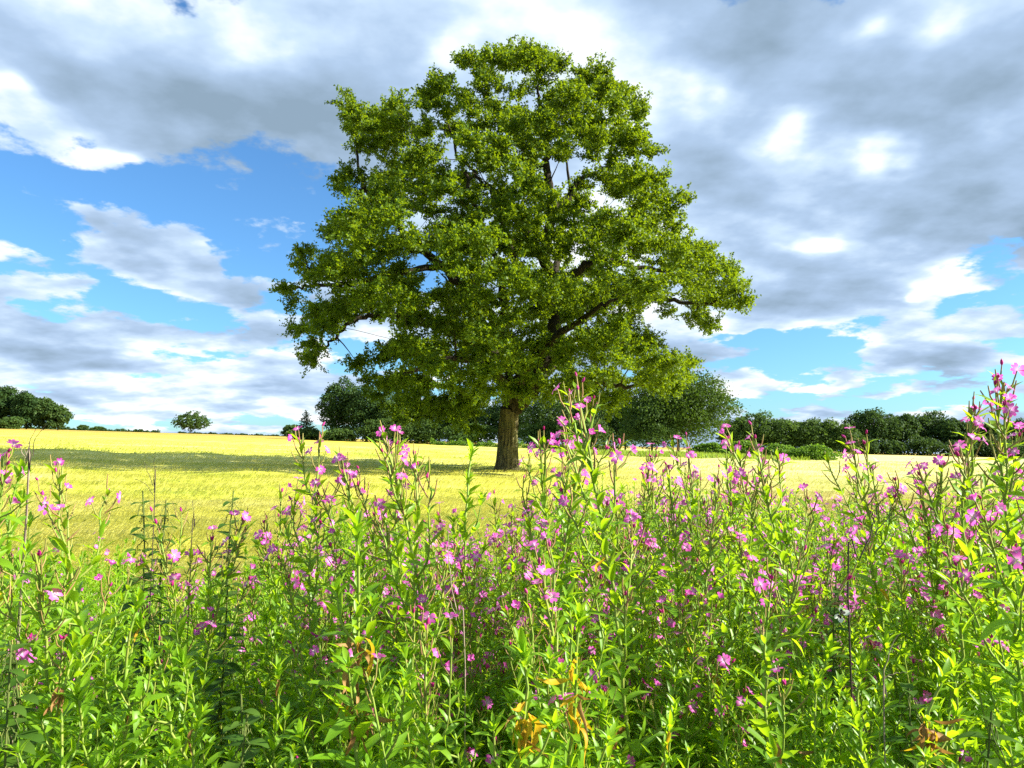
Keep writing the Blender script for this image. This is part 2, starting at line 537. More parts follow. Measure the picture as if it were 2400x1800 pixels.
# ------------------------------------------------------------------ leaf clouds for trees
def leaf_quads(P, L, Wd, D, N):
    """one pointed blade (two triangles, slightly folded) for every point."""
    D = unit(D)
    X = unit(np.cross(D, N))
    N2 = np.cross(X, D)
    L = L[:, None]; Wd = Wd[:, None]
    a = P - D * L * .5
    t = P + D * L * .5 - N2 * L * .12
    l = P + X * Wd * .5 + N2 * Wd * .18 + D * L * .06
    r = P - X * Wd * .5 + N2 * Wd * .18 + D * L * .06
    V = np.stack([a, r, t, l], 1).reshape(-1, 3)
    i = np.arange(len(P))[:, None] * 4
    return V, i + [0, 1, 2, 3]
def rand_dir(r, n):
    return unit(r.normal(size=(n, 3)))

# ------------------------------------------------------------------ the oak
YT = 32.0
def poly_in(poly, p):
    poly = np.asarray(poly, float); x, y = p[:, 0], p[:, 1]
    c = np.zeros(len(p), bool); j = len(poly) - 1
    for i in range(len(poly)):
        xi, yi = poly[i]; xj, yj = poly[j]
        cond = ((yi > y) != (yj > y)) & (x < (xj - xi) * (y - yi) / (yj - yi + 1e-9) + xi)
        c ^= cond; j = i
    return c
def poly_dist(poly, p):
    poly = np.asarray(poly, float)
    best = np.full(len(p), 1e9)
    for i in range(len(poly)):
        a, b = poly[i - 1], poly[i]
        ab = b - a
        t = np.clip(((p - a) @ ab) / (ab @ ab + 1e-9), 0, 1)
        best = np.minimum(best, np.linalg.norm(p - (a + t[:, None] * ab), axis=1))
    return best
CROWN = [(1030, 100), (1120, 92), (1190, 104), (1240, 140), (1300, 130), (1345, 165), (1385, 195), (1405, 240), (1400, 275), (1428, 320), (1425, 355),
         (1455, 372), (1462, 400), (1500, 420), (1502, 450), (1478, 480), (1480, 510), (1535, 515), (1555, 545), (1590, 560), (1605, 600), (1632, 655), (1600, 685),
         (1555, 690), (1540, 735), (1500, 715), (1470, 700), (1420, 710), (1440, 745), (1505, 760), (1500, 810), (1480, 850), (1430, 870), (1370, 850), (1330, 905), (1250, 880),
         (1160, 870), (1140, 905), (1080, 905), (1040, 950), (930, 915), (850, 920), (815, 885), (770, 825), (740, 780), (770, 755), (830, 745), (850, 705), (800, 700), (760, 715),
         (720, 745), (690, 800), (660, 800), (640, 740), (625, 720), (640, 690), (600, 650), (588, 625), (630, 590), (625, 555), (655, 520), (690, 515), (705, 470), (735, 445),
         (715, 415), (710, 375), (735, 350), (745, 310), (728, 265), (740, 210), (775, 205), (790, 235), (830, 225), (850, 212), (880, 220), (890, 250), (905, 205), (935, 160), (970, 150), (975, 120)]
CROWN = np.array(CROWN, float)
HOLES = [(785, 730, 40), (935, 600, 22), (800, 365, 16), (1205, 400, 20), (1240, 370, 18), (905, 575, 16), (1075, 625, 10), (1400, 690, 22), (1455, 640, 12), (1345, 560, 10)]
LIMBS = [  # (reading x, y, depth offset in metres), radius at start and end
    ([(1102, 885, 0), (1128, 858, -.2), (1152, 835, -.3), (1180, 790, -.3), (1193, 755, 0), (1200, 690, .4), (1196, 620, .4), (1178, 555, .3), (1186, 490, .1), (1197, 438, 0), (1180, 365, 0), (1184, 325, 0), (1172, 250, .2), (1160, 190, .2)], .40, .05),
    ([(1176, 560, .3), (1140, 500, -.2), (1105, 462, -.6), (1086, 430, -.8), (1045, 395, -1.2), (1000, 345, -1.4)], .17, .04),
    ([(1196, 445, 0), (1232, 425, .4), (1246, 395, .6), (1300, 365, .9), (1355, 315, 1.0)], .13, .035),
    ([(1196, 625, .4), (1250, 585, -.4), (1300, 560, -.8), (1360, 575, -1.0), (1430, 585, -.8), (1520, 600, -.4)], .17, .035),
    ([(1200, 700, .3), (1270, 650, .6), (1340, 640, .8), (1430, 645, .8), (1500, 655, .8), (1575, 645, .6)], .16, .035),
    ([(1150, 838, -.3), (1200, 826, -.7), (1280, 822, -1.2), (1340, 835, -1.6), (1420, 830, -1.8)], .17, .035),
    ([(1120, 866, -.1), (1120, 780, .2), (1085, 715, .6), (1030, 640, .6), (942, 564, .2), (901, 532, .0), (876, 507, .0), (820, 450, .0), (775, 380, .1), (770, 290, .2)], .24, .035),
    ([(1118, 790, .1), (1020, 735, -.8), (930, 703, -.6), (901, 694, -.4), (854, 679, -.2), (787, 688, 0), (749, 703, 0), (711, 741, .1), (680, 775, .1)], .17, .03),
    ([(1090, 725, .6), (1088, 640, .4), (1085, 580, .2), (1066, 545, .1), (1035, 470, 0), (1000, 370, .2), (965, 270, .3)], .17, .035),
    ([(1106, 880, 0), (1080, 815, -1.8), (1000, 775, -3.6), (900, 800, -4.6), (840, 815, -4.6)], .17, .03),
    ([(1110, 872, -.2), (1140, 790, -2.2), (1220, 715, -4.2), (1290, 665, -5.4), (1340, 640, -6)], .18, .03),
    ([(1108, 870, .3), (1085, 760, 2.6), (1020, 660, 4.6), (950, 590, 6.0)], .18, .03),
    ([(1125, 852, .2), (1200, 740, 2.8), (1300, 670, 5.0), (1370, 620, 6.4)], .17, .03),
    ([(1140, 640, .0), (1110, 560, -2.5), (1080, 470, -4.2), (1050, 390, -4.6)], .15, .03),
    ([(1195, 620, .6), (1210, 520, 3.0), (1230, 420, 4.4), (1220, 320, 4.4)], .15, .03),
    ([(950, 575, .2), (860, 590, -.4), (760, 610, -.6), (670, 620, -.3), (625, 625, 0)], .13, .03),
]
def oak():
    r = np.random.default_rng(77)
    base = unproj(1188, 1098, YT)
    bx, by = base[0], YT
    bz = float(gz(bx, by))
    root = empty('oak_tree', (bx, by, bz))
    tag(root, 'large spreading oak tree standing alone in the yellow barley', 'tree')
    org = np.array([bx, by, bz])
    nodes = []; parent = []; rad = []; path = []
    # trunk
    tp = [np.array([bx, by, bz - .25]), np.array([bx, by, bz + .4])]
    for (x, y) in [(1096, 1000), (1097, 960), (1098, 920), (1101, 885)]:
        q = at(x, y, YT); tp.append(q)
    tp = smooth_path(np.array(tp), 7)
    hz = tp[:, 2] - bz
    rr = .415 + .15 * np.exp(-np.maximum(hz - .55, 0) / .6) + .10 * np.exp(-np.maximum(hz - .5, 0) / .22) - .012 * np.maximum(hz - 1.2, 0)
    sides = 64
    V, Qt = tube(tp, rr, sides)
    an = np.tile(np.arange(sides) * 2 * math.pi / sides, len(tp))
    hh = np.repeat(hz, sides)
    rid = .018 * np.sin(an * 17 + 1.3 * np.sin(hh * 2.1) + .8 * np.sin(hh * 5)) + .011 * np.sin(an * 29 - hh * 1.7) + .05 * np.exp(-np.maximum(hh, 0) / .5) * np.sin(an * 5 + .6)
    ctr = np.repeat(tp, sides, 0)
    V = V + unit(V - ctr) * rid[:, None]
    link('trunk', mesh('oak_trunk', V - org, [Qt], M['oak_bark']), root)
    def add_path(P, rads, par):
        for k, (p, q) in enumerate(zip(P, rads)):
            nodes.append(p); rad.append(q)
    skel = []; srad = []
    for li, (pts, r0, r1) in enumerate(LIMBS):
        P = np.array([at(x, y, YT + d) * 1.0 for x, y, d in pts])
        P = smooth_path(P, 6)
        wob = r.normal(size=P.shape) * .05
        wob[0] = 0
        P = P + wob
        t = np.linspace(0, 1, len(P))
        rad_ = r0 * (1 - t) ** .85 + r1
        V, Qt = tube(P, rad_, 9)
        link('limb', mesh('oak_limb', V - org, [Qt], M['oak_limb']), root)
        skel += list(P[2:]); srad += list(rad_[2:])
    # foliage clumps through the crown volume
    polyw = np.array([[at(x, y, YT)[0], at(x, y, YT)[2]] for x, y in CROWN])
    zmin, zmax = polyw[:, 1].min(), polyw[:, 1].max()
    # half width by height
    zs = np.linspace(zmin, zmax, 60); lo = []; hi = []
    gx = np.linspace(polyw[:, 0].min(), polyw[:, 0].max(), 240)
    for z_ in zs:
        ins = poly_in(polyw, np.stack([gx, np.full_like(gx, z_)], -1))
        lo.append(gx[ins].min() if ins.any() else 0); hi.append(gx[ins].max() if ins.any() else 0)
    lo, hi = np.array(lo), np.array(hi)
    C = []
    tries = 0
    cand = np.stack([r.uniform(gx[0], gx[-1], 60000), r.uniform(-9, 9, 60000), r.uniform(zmin, zmax, 60000)], -1)
    cl = np.interp(cand[:, 2], zs, lo); ch = np.interp(cand[:, 2], zs, hi)
    cx = (cl + ch) / 2; hw = np.maximum((ch - cl) / 2, .5)
    rho = np.sqrt(((cand[:, 0] - cx) / hw) ** 2 + (cand[:, 1] / (hw * .88 + .2)) ** 2)
    low = (cand[:, 2] - zmin) / (zmax - zmin)
    keep = (rho < 1.02) & (r.random(len(cand)) < .25 + .75 * np.clip((rho - .30) / .55, 0, 1))
    cand = cand[keep]; rho = rho[keep]
    P3 = cand + np.array([0, YT, 0])
    pr = proj(P3)
    ok = poly_in(CROWN, pr) & (poly_dist(CROWN, pr) > 40)
    for hx, hy, hr in HOLES:
        ok &= np.hypot(pr[:, 0] - hx, pr[:, 1] - hy) > hr + 17
    # keep the trunk and the fork free of leaves at the front
    ok &= ~((pr[:, 1] > 900) & (np.abs(pr[:, 0] - 1095) < 60))
    ok &= ~((np.hypot(pr[:, 0] - 1175, pr[:, 1] - 800) < 42) & (cand[:, 1] < 0))
    ok &= ~((np.abs(pr[:, 0] - 1180) < 20) & (pr[:, 1] > 300) & (pr[:, 1] < 560) & (cand[:, 1] < .5))
    P3 = P3[ok]; rho = rho[ok]
    # boughs first: flattened tiers of foliage with air between them
    boughs = [at(x, y, YT + d) for x, y, d in [(775, 262, .3), (835, 275, -.4), (785, 318, .6), (865, 305, .8), (765, 400, -.2), (1350, 225, .2), (1300, 185, -.5),
                                                (880, 830, -2.5), (960, 860, -3), (1030, 845, -4), (850, 860, 0), (920, 885, 1.0), (1000, 890, -1.5), (1260, 840, -3), (1180, 850, -5), (1400, 800, -2),
                                                (690, 590, .5), (665, 690, 0), (1560, 610, 0), (1580, 655, 0)]]
    for p, q in zip(P3, rho):
        if boughs and (((np.array(boughs) - p) * np.array([1, 1, 1.55])) ** 2).sum(1).min() < 2.62 ** 2:
            continue
        boughs.append(p)
    grid_pts = []
    for p in boughs:
        br = r.uniform(1.0, 1.75); bz_ = br * r.uniform(.38, .55)
        tilt = unit(p - np.array([bx, YT, p[2] - 2.5]))
        for k in range(int(3 + br * 5)):
            d = rand_dir(r, 1)[0]
            d[2] = abs(d[2]) if r.random() < .8 else d[2]
            q_ = p + d * np.array([br, br, bz_]) * r.uniform(.55, 1.0) - np.array([0, 0, .25]) * (tilt[2] < 0)
            pj = proj(q_[None])
            if not poly_in(CROWN, pj)[0] or poly_dist(CROWN, pj)[0] < 24:
                continue
            if pj[0, 1] > 862 and abs(pj[0, 0] - 1098) < 75:
                continue
            if any(np.hypot(pj[0, 0] - hx, pj[0, 1] - hy) < hr + 14 for hx, hy, hr in HOLES):
                continue
            if grid_pts and ((np.array(grid_pts) - q_) ** 2).sum(1).min() < .50 ** 2:
                continue
            grid_pts.append(q_)
    # silhouette clumps: make sure the outline itself is carried
    for i in range(len(CROWN)):
        a, b = CROWN[i - 1], CROWN[i]
        L = np.hypot(*(b - a))
        nseg = max(1, int(L / 30))
        for k in range(nseg):
            m_ = a + (b - a) * (k + .5) / nseg
            nrm = np.array([-(b - a)[1], (b - a)[0]]) / (L + 1e-9)
            q = m_ + nrm * 27
            if not poly_in(CROWN, q[None])[0]:
                q = m_ - nrm * 27
            if any(np.hypot(q[0] - hx, q[1] - hy) < hr + 8 for hx, hy, hr in HOLES) or (q[1] > 870 and abs(q[0] - 1095) < 60):
                continue
            w_ = at(q[0], q[1], YT + r.uniform(-1.5, 1.5))
            g = np.array(grid_pts)
            if ((g - w_) ** 2).sum(1).min() > .45 ** 2:
                grid_pts.append(w_)
    # boughs hanging low round the trunk on the near side, and leafy sprays over the face of the crown
    for k in range(52):
        q = (r.uniform(840, 1340), r.uniform(740, 838))
        if k > 34:
            q = (r.uniform(720, 1480), r.uniform(230, 760))
        dpt = r.uniform(-7.5, -2.5) if k <= 34 else r.uniform(-8, -4)
        if not poly_in(CROWN, np.array([q]))[0] or np.hypot(q[0] - 1165, q[1] - 812) < 38 or (abs(q[0] - 1095) < 70 and q[1] > 815):
            continue
        w_ = at(q[0], q[1], YT + dpt)
        g = np.array(grid_pts)
        if ((g - w_) ** 2).sum(1).min() > .6 ** 2:
            grid_pts.append(w_)
    C = np.array(grid_pts)
    nC = len(C)
    # branches: each clump joins the nearest wood, nearer clumps first
    skel = np.array(skel); srad = np.array(srad)
    order = np.argsort([((skel - c) ** 2).sum(1).min() for c in C])
    gb = Geo()
    SK = np.zeros((40000, 3)); SR = np.zeros(40000); ns_ = len(skel)
    SK[:ns_] = skel; SR[:ns_] = srad
    fork = at(1120, 860, YT)
    FK = np.zeros(40000); FK[:ns_] = np.linalg.norm(skel - fork, axis=1)
    for ci in order:
        c = C[ci]
        A = SK[:ns_]
        dd = np.linalg.norm(c - A, axis=1)
        # prefer wood nearer the trunk so that twigs run outwards
        j = int(np.argmin(dd + .30 * FK[:ns_]))
        a = A[j].copy(); L = dd[j]
        n_ = max(3, int(L / .45) + 2)
        t = np.linspace(0, 1, n_)[:, None]
        side = r.normal(size=3) * .10 * L
        Pth = a + (c - a) * t + np.sin(t * math.pi) * side + np.array([0, 0, 1]) * np.sin(t * math.pi) * .06 * L + np.cumsum(r.normal(size=(n_, 3)) * .025, 0) * (t > 0)
        r0 = min(SR[j] * .62, .018 + .022 * L)
        rr_ = np.linspace(r0, .010, n_)
        V, Qt = tube(Pth, rr_, 5)
        gb.add(V - org, Qt)
        m_ = n_ - 1
        SK[ns_:ns_ + m_] = Pth[1:]; SR[ns_:ns_ + m_] = rr_[1:]
        FK[ns_:ns_ + m_] = np.linalg.norm(Pth[1:] - fork, axis=1)
        ns_ += m_
    # twigs and leaves
    LP = []; LD = []; LL = []
    for ci in range(nC):
        c = C[ci]
        nt = 13
        out = unit(c - np.array([bx, YT, bz + 8.5]))
        D = unit(rand_dir(r, nt) * np.array([1, 1, .62]) + out * .45 + np.array([0, 0, .16]))
        Lt = r.uniform(.32, .78, nt) * (1.0 if r.random() < .85 else 1.3)
        for d, l in zip(D, Lt):
            n_ = 5
            t = np.linspace(0, 1, n_)[:, None]
            bend = r.normal(size=3) * .14 * l
            Pth = c + d * l * t + bend * t * t
            if r.random() < .55:
                V, Qt = tube(Pth, np.linspace(.009, .004, n_), 3)
                gb.add(V - org, Qt)
            m_ = int(38 * l / .60)
            tt = r.random(m_) ** .7
            pos = c + d * l * tt[:, None] + bend * (tt ** 2)[:, None]
            dirs = unit(d * .6 + rand_dir(r, m_) * .9)
            LP.append(pos + dirs * .06 + r.normal(size=(m_, 3)) * .055)
            LD.append(dirs)
            LL.append(r.uniform(.09, .160, m_))
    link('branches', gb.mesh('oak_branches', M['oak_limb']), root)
    LP = np.concatenate(LP); LD = np.concatenate(LD); LL = np.concatenate(LL)
    N = unit(rand_dir(r, len(LP)) + np.array([.25, -.1, .8]))
    V, Qd = leaf_quads(LP, LL, LL * r.uniform(.5, .7, len(LL)), LD, N)
    o = link('crown', mesh('oak_crown', V - org, [Qd], M['oak_leaf'], smooth=False), root)
    o['kind'] = 'stuff'
    print('oak clumps', nC, 'leaves', len(LP))
oak()

# ------------------------------------------------------------------ trees and bushes beyond the field
def far_tree(name, label, cat, Y, x0, x1, ytop, ybase, mat='wood_leaf', seed=1, trunk=.22, lobes=16, leaves=6500, airy=0.0, group=None, flat=1.0, bush=False, px_leaf=1.35, depth=.8):
    """reading coordinates give place and size; the tree itself is a full round crown on a trunk with limbs."""
    r = np.random.default_rng(seed)
    L_, R_ = at(x0, ybase, Y), at(x1, ybase, Y)
    top = at((x0 + x1) / 2, ytop, Y)[2]
    bx = (L_[0] + R_[0]) / 2
    hw = (R_[0] - L_[0]) / 2 * (1.0 if bush else 1.08)
    gb_ = float(gz(bx, Y))
    zb = min(gb_, at((x0 + x1) / 2, ybase, Y)[2])
    zb = gb_
    H = top - zb
    root = empty(name, (bx, Y, zb))
    tag(root, label, cat, group)
    c0 = (0 if bush else trunk) * H
    # lobes over an egg-shaped envelope
    cz = (c0 + H) / 2; hz = (H - c0) / 2
    Ld = []
    for i in range(lobes):
        u = (i + .5) / lobes
        zc = 1 - 1.75 * u if not bush else 1 - 1.2 * u
        ph = i * 2.399963 + r.uniform(-.4, .4)
        s = math.sqrt(max(0, 1 - zc * zc))
        k = r.uniform(.52, .86)
        Ld.append((np.array([math.cos(ph) * s * hw * k, math.sin(ph) * s * hw * k * depth, (cz if not bush else .35 * H) + zc * (hz if not bush else .65 * H) * k * flat]), r.uniform(.24, .46)))
    gp = []; gd = []
    tot = sum(q[1] ** 2 for q in Ld)
    for c, k in Ld:
        n_ = int(leaves * k * k / tot)
        d = rand_dir(r, n_)
        d[:, 2] = np.where(d[:, 2] < -.3, -d[:, 2], d[:, 2])
        rad_ = np.array([hw * k * 1.05, hw * k * depth * 1.05, (hz if not bush else H * .6) * k * 1.0])
        rad_ = np.maximum(rad_, .12 * H)
        p = c + d * rad_ * (r.uniform(.45, 1.0, n_) ** .5)[:, None] * (1 + .12 * r.normal(size=n_))[:, None]
        gp.append(p); gd.append(d)
    nf = int(leaves * .55)
    d = rand_dir(r, nf)
    q = r.random(nf) ** .45
    ctr = np.array([0, 0, cz if not bush else .30 * H])
    gp.append(ctr + d * q[:, None] * np.array([hw * .84, hw * .84 * depth, (hz if not bush else .62 * H) * .86])); gd.append(d)
    P = np.concatenate(gp); D = np.concatenate(gd)
    if airy:
        kk = fold_noise(P[:, 0] * 2.1 + P[:, 1], P[:, 2] * 2.3, seed, 3, .9) > -.9 + airy
        P = P[kk]; D = D[kk]
    ok = P[:, 2] > .1
    P = P[ok]; D = D[ok]
    s_ = px_leaf * 2.6 / FPX * Y
    n_ = len(P)
    LL = s_ * r.uniform(.7, 1.9, n_)
    V, Qd = leaf_quads(P, LL, LL * r.uniform(.55, .85, n_), rand_dir(r, n_) + D * .4, unit(rand_dir(r, n_) + D * .9 + np.array([0, 0, .4])))
    link('foliage' if bush else 'crown', mesh(name + '_crown', V, [Qd], M[mat], smooth=False), root)
    g = Geo()
    if not bush:
        rt = max(.012 * H + .10, .16)
        tp = smooth_path(np.array([[0, 0, -.3], [.01 * H, 0, .25 * H], [-.01 * H, .01 * H, .55 * H], [0, 0, .82 * H]]), 4)
        V, Qt = tube(tp, np.linspace(rt, rt * .25, len(tp)), 8)
        link('trunk', mesh(name + '_trunk', V, [Qt], M['far_bark']), root)
        for c, k in Ld[::1]:
            s0 = np.array([0, 0, r.uniform(.22, .5) * H])
            mid_ = s0 * .5 + c * .5 + np.array([0, 0, -.03 * H])
            V, Qt = tube(smooth_path(np.array([s0, mid_, c]), 4), np.linspace(rt * .42, .03, 9), 5)
            g.add(V, Qt)
        link('limbs', g.mesh(name + '_limbs', M['far_bark']), root)['kind'] = 'stuff'
    else:
        for i in range(7):
            c, k = Ld[r.integers(len(Ld))]
            V, Qt = tube(smooth_path(np.array([[c[0] * .4, c[1] * .4, -.1], [c[0] * .7, c[1] * .7, c[2] * .5], c]), 3), np.linspace(.05, .015, 7), 4)
            g.add(V, Qt)
        link('stems', g.mesh(name + '_stems', M['far_bark']), root)['kind'] = 'stuff'
    return root
GL = 'trees of the wood at the far left'
far_tree('woodland_tree', 'tallest rounded tree at the left edge of the picture, on the far skyline', 'tree', 262, -45, 45, 838, 926, 'dark_leaf', 21, .02, group=GL)
far_tree('woodland_tree', 'second rounded tree from the left edge on the far skyline', 'tree', 258, 22, 90, 846, 928, 'dark_leaf', 22, .02, airy=.25, group=GL)
far_tree('woodland_tree', 'third tree from the left edge on the far skyline', 'tree', 260, 62, 125, 860, 929, 'wood_leaf', 23, .02, airy=.3, group=GL)
far_tree('woodland_tree', 'outermost right tree of the far left wood, with sky showing through', 'tree', 258, 100, 149, 876, 931, 'wood_leaf', 24, .06, airy=.45, group=GL)
far_tree('field_shrub', 'brownish shrub under the far left wood at the picture edge', 'shrub', 250, -20, 45, 900, 930, 'hedge_leaf', 25, bush=True)
far_tree('distant_tree', 'tiny pale tree just right of the far left wood', 'tree', 330, 168, 190, 918, 934, 'round_leaf', 26, .2, leaves=900, lobes=9)
far_tree('distant_tree', 'tiny flat-topped tree on the skyline hedge left of the lone tree', 'tree', 325, 199, 228, 922, 936, 'wood_leaf', 27, .2, leaves=1100, lobes=9)
far_tree('lone_tree', 'small lone round tree standing dark on the skyline', 'tree', 322, 379, 444, 891, 943, 'wood_leaf', 28, .10, lobes=30, leaves=4200, airy=.55, px_leaf=1.0)
def hedge(name, label, pts, h, wd, mat, seed, n=2600, px=1.3):
    r = np.random.default_rng(seed)
    P = np.array(pts, float)
    seg = np.linalg.norm(np.diff(P, axis=0), axis=1); s = np.concatenate([[0], np.cumsum(seg)])
    mid = P[len(P) // 2]
    org = np.array([mid[0], mid[1], float(gz(mid[0], mid[1]))])
    root = empty(name, org)
    tag(root, label, 'hedge')
    t = r.random(n) * s[-1]
    x = np.interp(t, s, P[:, 0]); y = np.interp(t, s, P[:, 1])
    hh = h * (1 + .22 * np.sin(t * .9 + seed) + .16 * np.sin(t * 2.7) + .1 * np.sin(t * 6.1))
    a = r.uniform(0, math.pi, n)
    q = r.uniform(.55, 1.0, n)
    pos = np.stack([x + r.normal(size=n) * .12, y - np.cos(a) * wd * q, gz(x, y) + np.sin(a) ** .6 * hh * q + .05], -1)
    sz = px * 2.34 / FPX * y * r.uniform(.8, 1.7, n)
    V, Qd = leaf_quads(pos, sz, sz * r.uniform(.55, .85, n), rand_dir(r, n), unit(rand_dir(r, n) + np.array([0, -.6, .8])))
    link('foliage', mesh(name + '_foliage', V - org, [Qd], M[mat], smooth=False), root)
    g = Geo()
    for tt in np.linspace(0, s[-1], 26):
        xx = np.interp(tt, s, P[:, 0]); yy = np.interp(tt, s, P[:, 1]); zz_ = float(gz(xx, yy))
        V, Qt = tube(np.array([[xx, yy, zz_ - .1], [xx + r.normal() * .2, yy, zz_ + h * .45], [xx + r.normal() * .4, yy, zz_ + h * .8]]), [.07, .05, .02], 4)
        g.add(V - org, Qt)
    link('stems', g.mesh(name + '_stems', M['far_bark']), root)['kind'] = 'stuff'
    return root
hedge('skyline_hedge', 'thin dark hedge along the skyline below the far left wood', [at(-30, 930, 300)[:2], at(180, 930, 305)[:2], at(345, 938, 312)[:2]], 1.5, .8, 'dark_leaf', 31, 3600)
hedge('skyline_hedge', 'thin broken hedge on the skyline right of the lone tree', [at(385, 940, 334)[:2], at(500, 940, 334)[:2], at(625, 944, 334)[:2]], 1.1, .7, 'dark_leaf', 32, 2600)
# conifer at the left end of the middle wood
def conifer():
    r = np.random.default_rng(5)
    Y = 182
    b = at(660, 950, Y); top = at(660, 886, Y)
    zb = float(gz(b[0], Y)); H = top[2] - zb
    root = empty('conifer_tree', (b[0], Y, zb))
    tag(root, 'ragged dark conifer poking above the shrubs at the left end of the wood', 'tree')
    V, Qt = tube(np.array([[0, 0, -.2], [.1, 0, H * .5], [0, 0, H]]), [.25, .15, .03], 7)
    link('trunk', mesh('conifer_trunk', V, [Qt], M['far_bark']), root)
    P = []; D = []; g = Geo()
    for k in range(34):
        h = H * (.30 + .68 * (k / 33))
        L = (1 - (h / H)) * 3.1 + .35
        L *= r.uniform(.55, 1.15)
        ph = k * 2.4 + r.uniform(-.5, .5)
        d = np.array([math.cos(ph), math.sin(ph), .10])
        pts = np.array([[0, 0, h], d * L * .5 + [0, 0, h], d * L + [0, 0, h + .25]])
        V, Qt = tube(pts, [.06, .04, .015], 4); g.add(V, Qt)
        n = int(46 * L / 2)
        t = r.uniform(.15, 1.05, n)
        P.append(np.array([0, 0, h]) + d * L * t[:, None] + r.normal(size=(n, 3)) * np.array([.24, .24, .13]))
        D.append(np.tile(d, (n, 1)) + rand_dir(r, n) * .5)
    link('branches', g.mesh('conifer_branches', M['far_bark']), root)
    P = np.concatenate(P); D = np.concatenate(D); n = len(P)
    s = r.uniform(.3, .6, n)
    V, Qd = leaf_quads(P, s, s * .5, D, unit(rand_dir(r, n) + np.array([0, 0, .5])))
    link('crown', mesh('conifer_crown', V, [Qd], M['dark_leaf'], smooth=False), root)
conifer()
GM = 'trees of the wood behind the oak'
far_tree('woodland_tree', 'small round tree at the very left end of the middle wood', 'tree', 186, 611, 650, 918, 952, 'wood_leaf', 41, .2, leaves=1800, group=GM)
far_tree('woodland_shrub', 'dark green bushy shrub below the conifer', 'shrub', 176, 620, 700, 925, 957, 'hedge_leaf', 42, bush=True, leaves=3000)
far_tree('woodland_shrub', 'dark green shrub at the wood edge right of the conifer', 'shrub', 170, 690, 780, 922, 962, 'hedge_leaf', 43, bush=True, leaves=3000)
for i, (x0, x1, yt, yb, Y, m_, lab) in enumerate([
        (686, 775, 822, 958, 178, 'dark_leaf', 'tall dark tree right of the conifer, left end of the high wood'),
        (740, 840, 828, 960, 174, 'dark_leaf', 'dark tree partly behind the left lower edge of the oak crown'),
        (800, 905, 850, 962, 172, 'wood_leaf', 'dark tree under the left lower boughs of the oak'),
        (870, 970, 868, 966, 168, 'dark_leaf', 'low dark tree under the oak, left of the trunk'),
        (950, 1060, 860, 968, 162, 'wood_leaf', 'dark tree just left of the oak trunk'),
        (1040, 1150, 858, 968, 158, 'dark_leaf', 'dark tree straight behind the oak trunk'),
        (1130, 1245, 846, 968, 150, 'wood_leaf', 'dark tree just right of the oak trunk'),
        (1215, 1340, 838, 968, 142, 'wood_leaf', 'tree behind the tall flower spike right of the oak trunk'),
        (1300, 1400, 862, 968, 135, 'dark_leaf', 'dark tree between the oak and the big round tree')]):
    far_tree('woodland_tree', lab, 'tree', Y, x0, x1, yt, yb, m_, 50 + i, .03, lobes=22, leaves=6500, group=GM)
for i, (x0, x1, yt, Y) in enumerate([(765, 880, 905, 165), (850, 970, 908, 160), (945, 1080, 910, 152), (1110, 1240, 905, 142), (1205, 1345, 908, 132)]):
    far_tree('woodland_shrub', ['dense shrub at the wood edge under the oak, far left one', 'dense shrub at the wood edge under the oak, second from left', 'dense shrub at the wood edge left of the oak trunk',
              'dense shrub at the wood edge right of the oak trunk', 'dense shrub at the wood edge below the tall flower spike'][i], 'shrub', Y, x0, x1, yt, 968, 'hedge_leaf', 70 + i, bush=True, leaves=4200, depth=.5)
hedge('field_hedge', 'low trimmed hedge along the field edge behind the oak', [at(930, 965, 148)[:2], at(1100, 968, 138)[:2], at(1340, 970, 122)[:2]], 1.5, .8, 'bush_leaf', 33, 5000)
far_tree('round_tree', 'big broad round tree right of the oak, catching sunlight', 'tree', 118, 1336, 1592, 806, 972, 'round_leaf', 81, .04, lobes=34, leaves=19000, flat=1.0, px_leaf=1.5)
far_tree('round_tree', 'lower round bough-heavy tree in front of the big round tree', 'tree', 114, 1345, 1470, 868, 972, 'wood_leaf', 82, .05, lobes=16, leaves=6000)
GR = 'row of low trees between the round tree and the right wood'
for i, (x0, x1, yt) in enumerate([(1550, 1635, 903), (1595, 1685, 897), (1645, 1745, 899), (1705, 1785, 906), (1745, 1825, 910), (1785, 1860, 918)]):
    far_tree('low_tree', ['first low tree right of the big round tree', 'second low tree right of the big round tree', 'third low tree, broadest of the low row', 'fourth low tree of the low row, above the bramble bush',
              'fifth low tree of the low row', 'last low tree of the row before the right wood'][i], 'tree', 190 - i, x0, x1, yt, 968 + i, 'wood_leaf' if i % 2 else 'hedge_leaf', 90 + i, .0, lobes=22, leaves=5000, group=GR)
GW = 'trees of the wood on the right'
for i, (x0, x1, yt, ay) in enumerate([(1836, 1935, 884, .40), (1900, 1990, 893, .42), (1960, 2060, 893, .50), (2030, 2110, 902, .55), (2085, 2180, 912, .50), (2150, 2260, 905, .35)]):
    far_tree('woodland_tree', ['tallest tree at the left end of the right-hand wood', 'second tree of the right-hand wood, sky between its branches', 'third tree of the right-hand wood with open crown',
              'fourth thin-crowned tree of the right-hand wood', 'fifth tree of the right-hand wood behind the tall flowers', 'last tree of the right-hand wood at the picture edge'][i], 'tree', 200 + 3 * (i % 3), x0, x1, yt, 985 + i * 1.5, 'dark_leaf', 110 + i, .16, lobes=22, leaves=6000, airy=ay, group=GW)
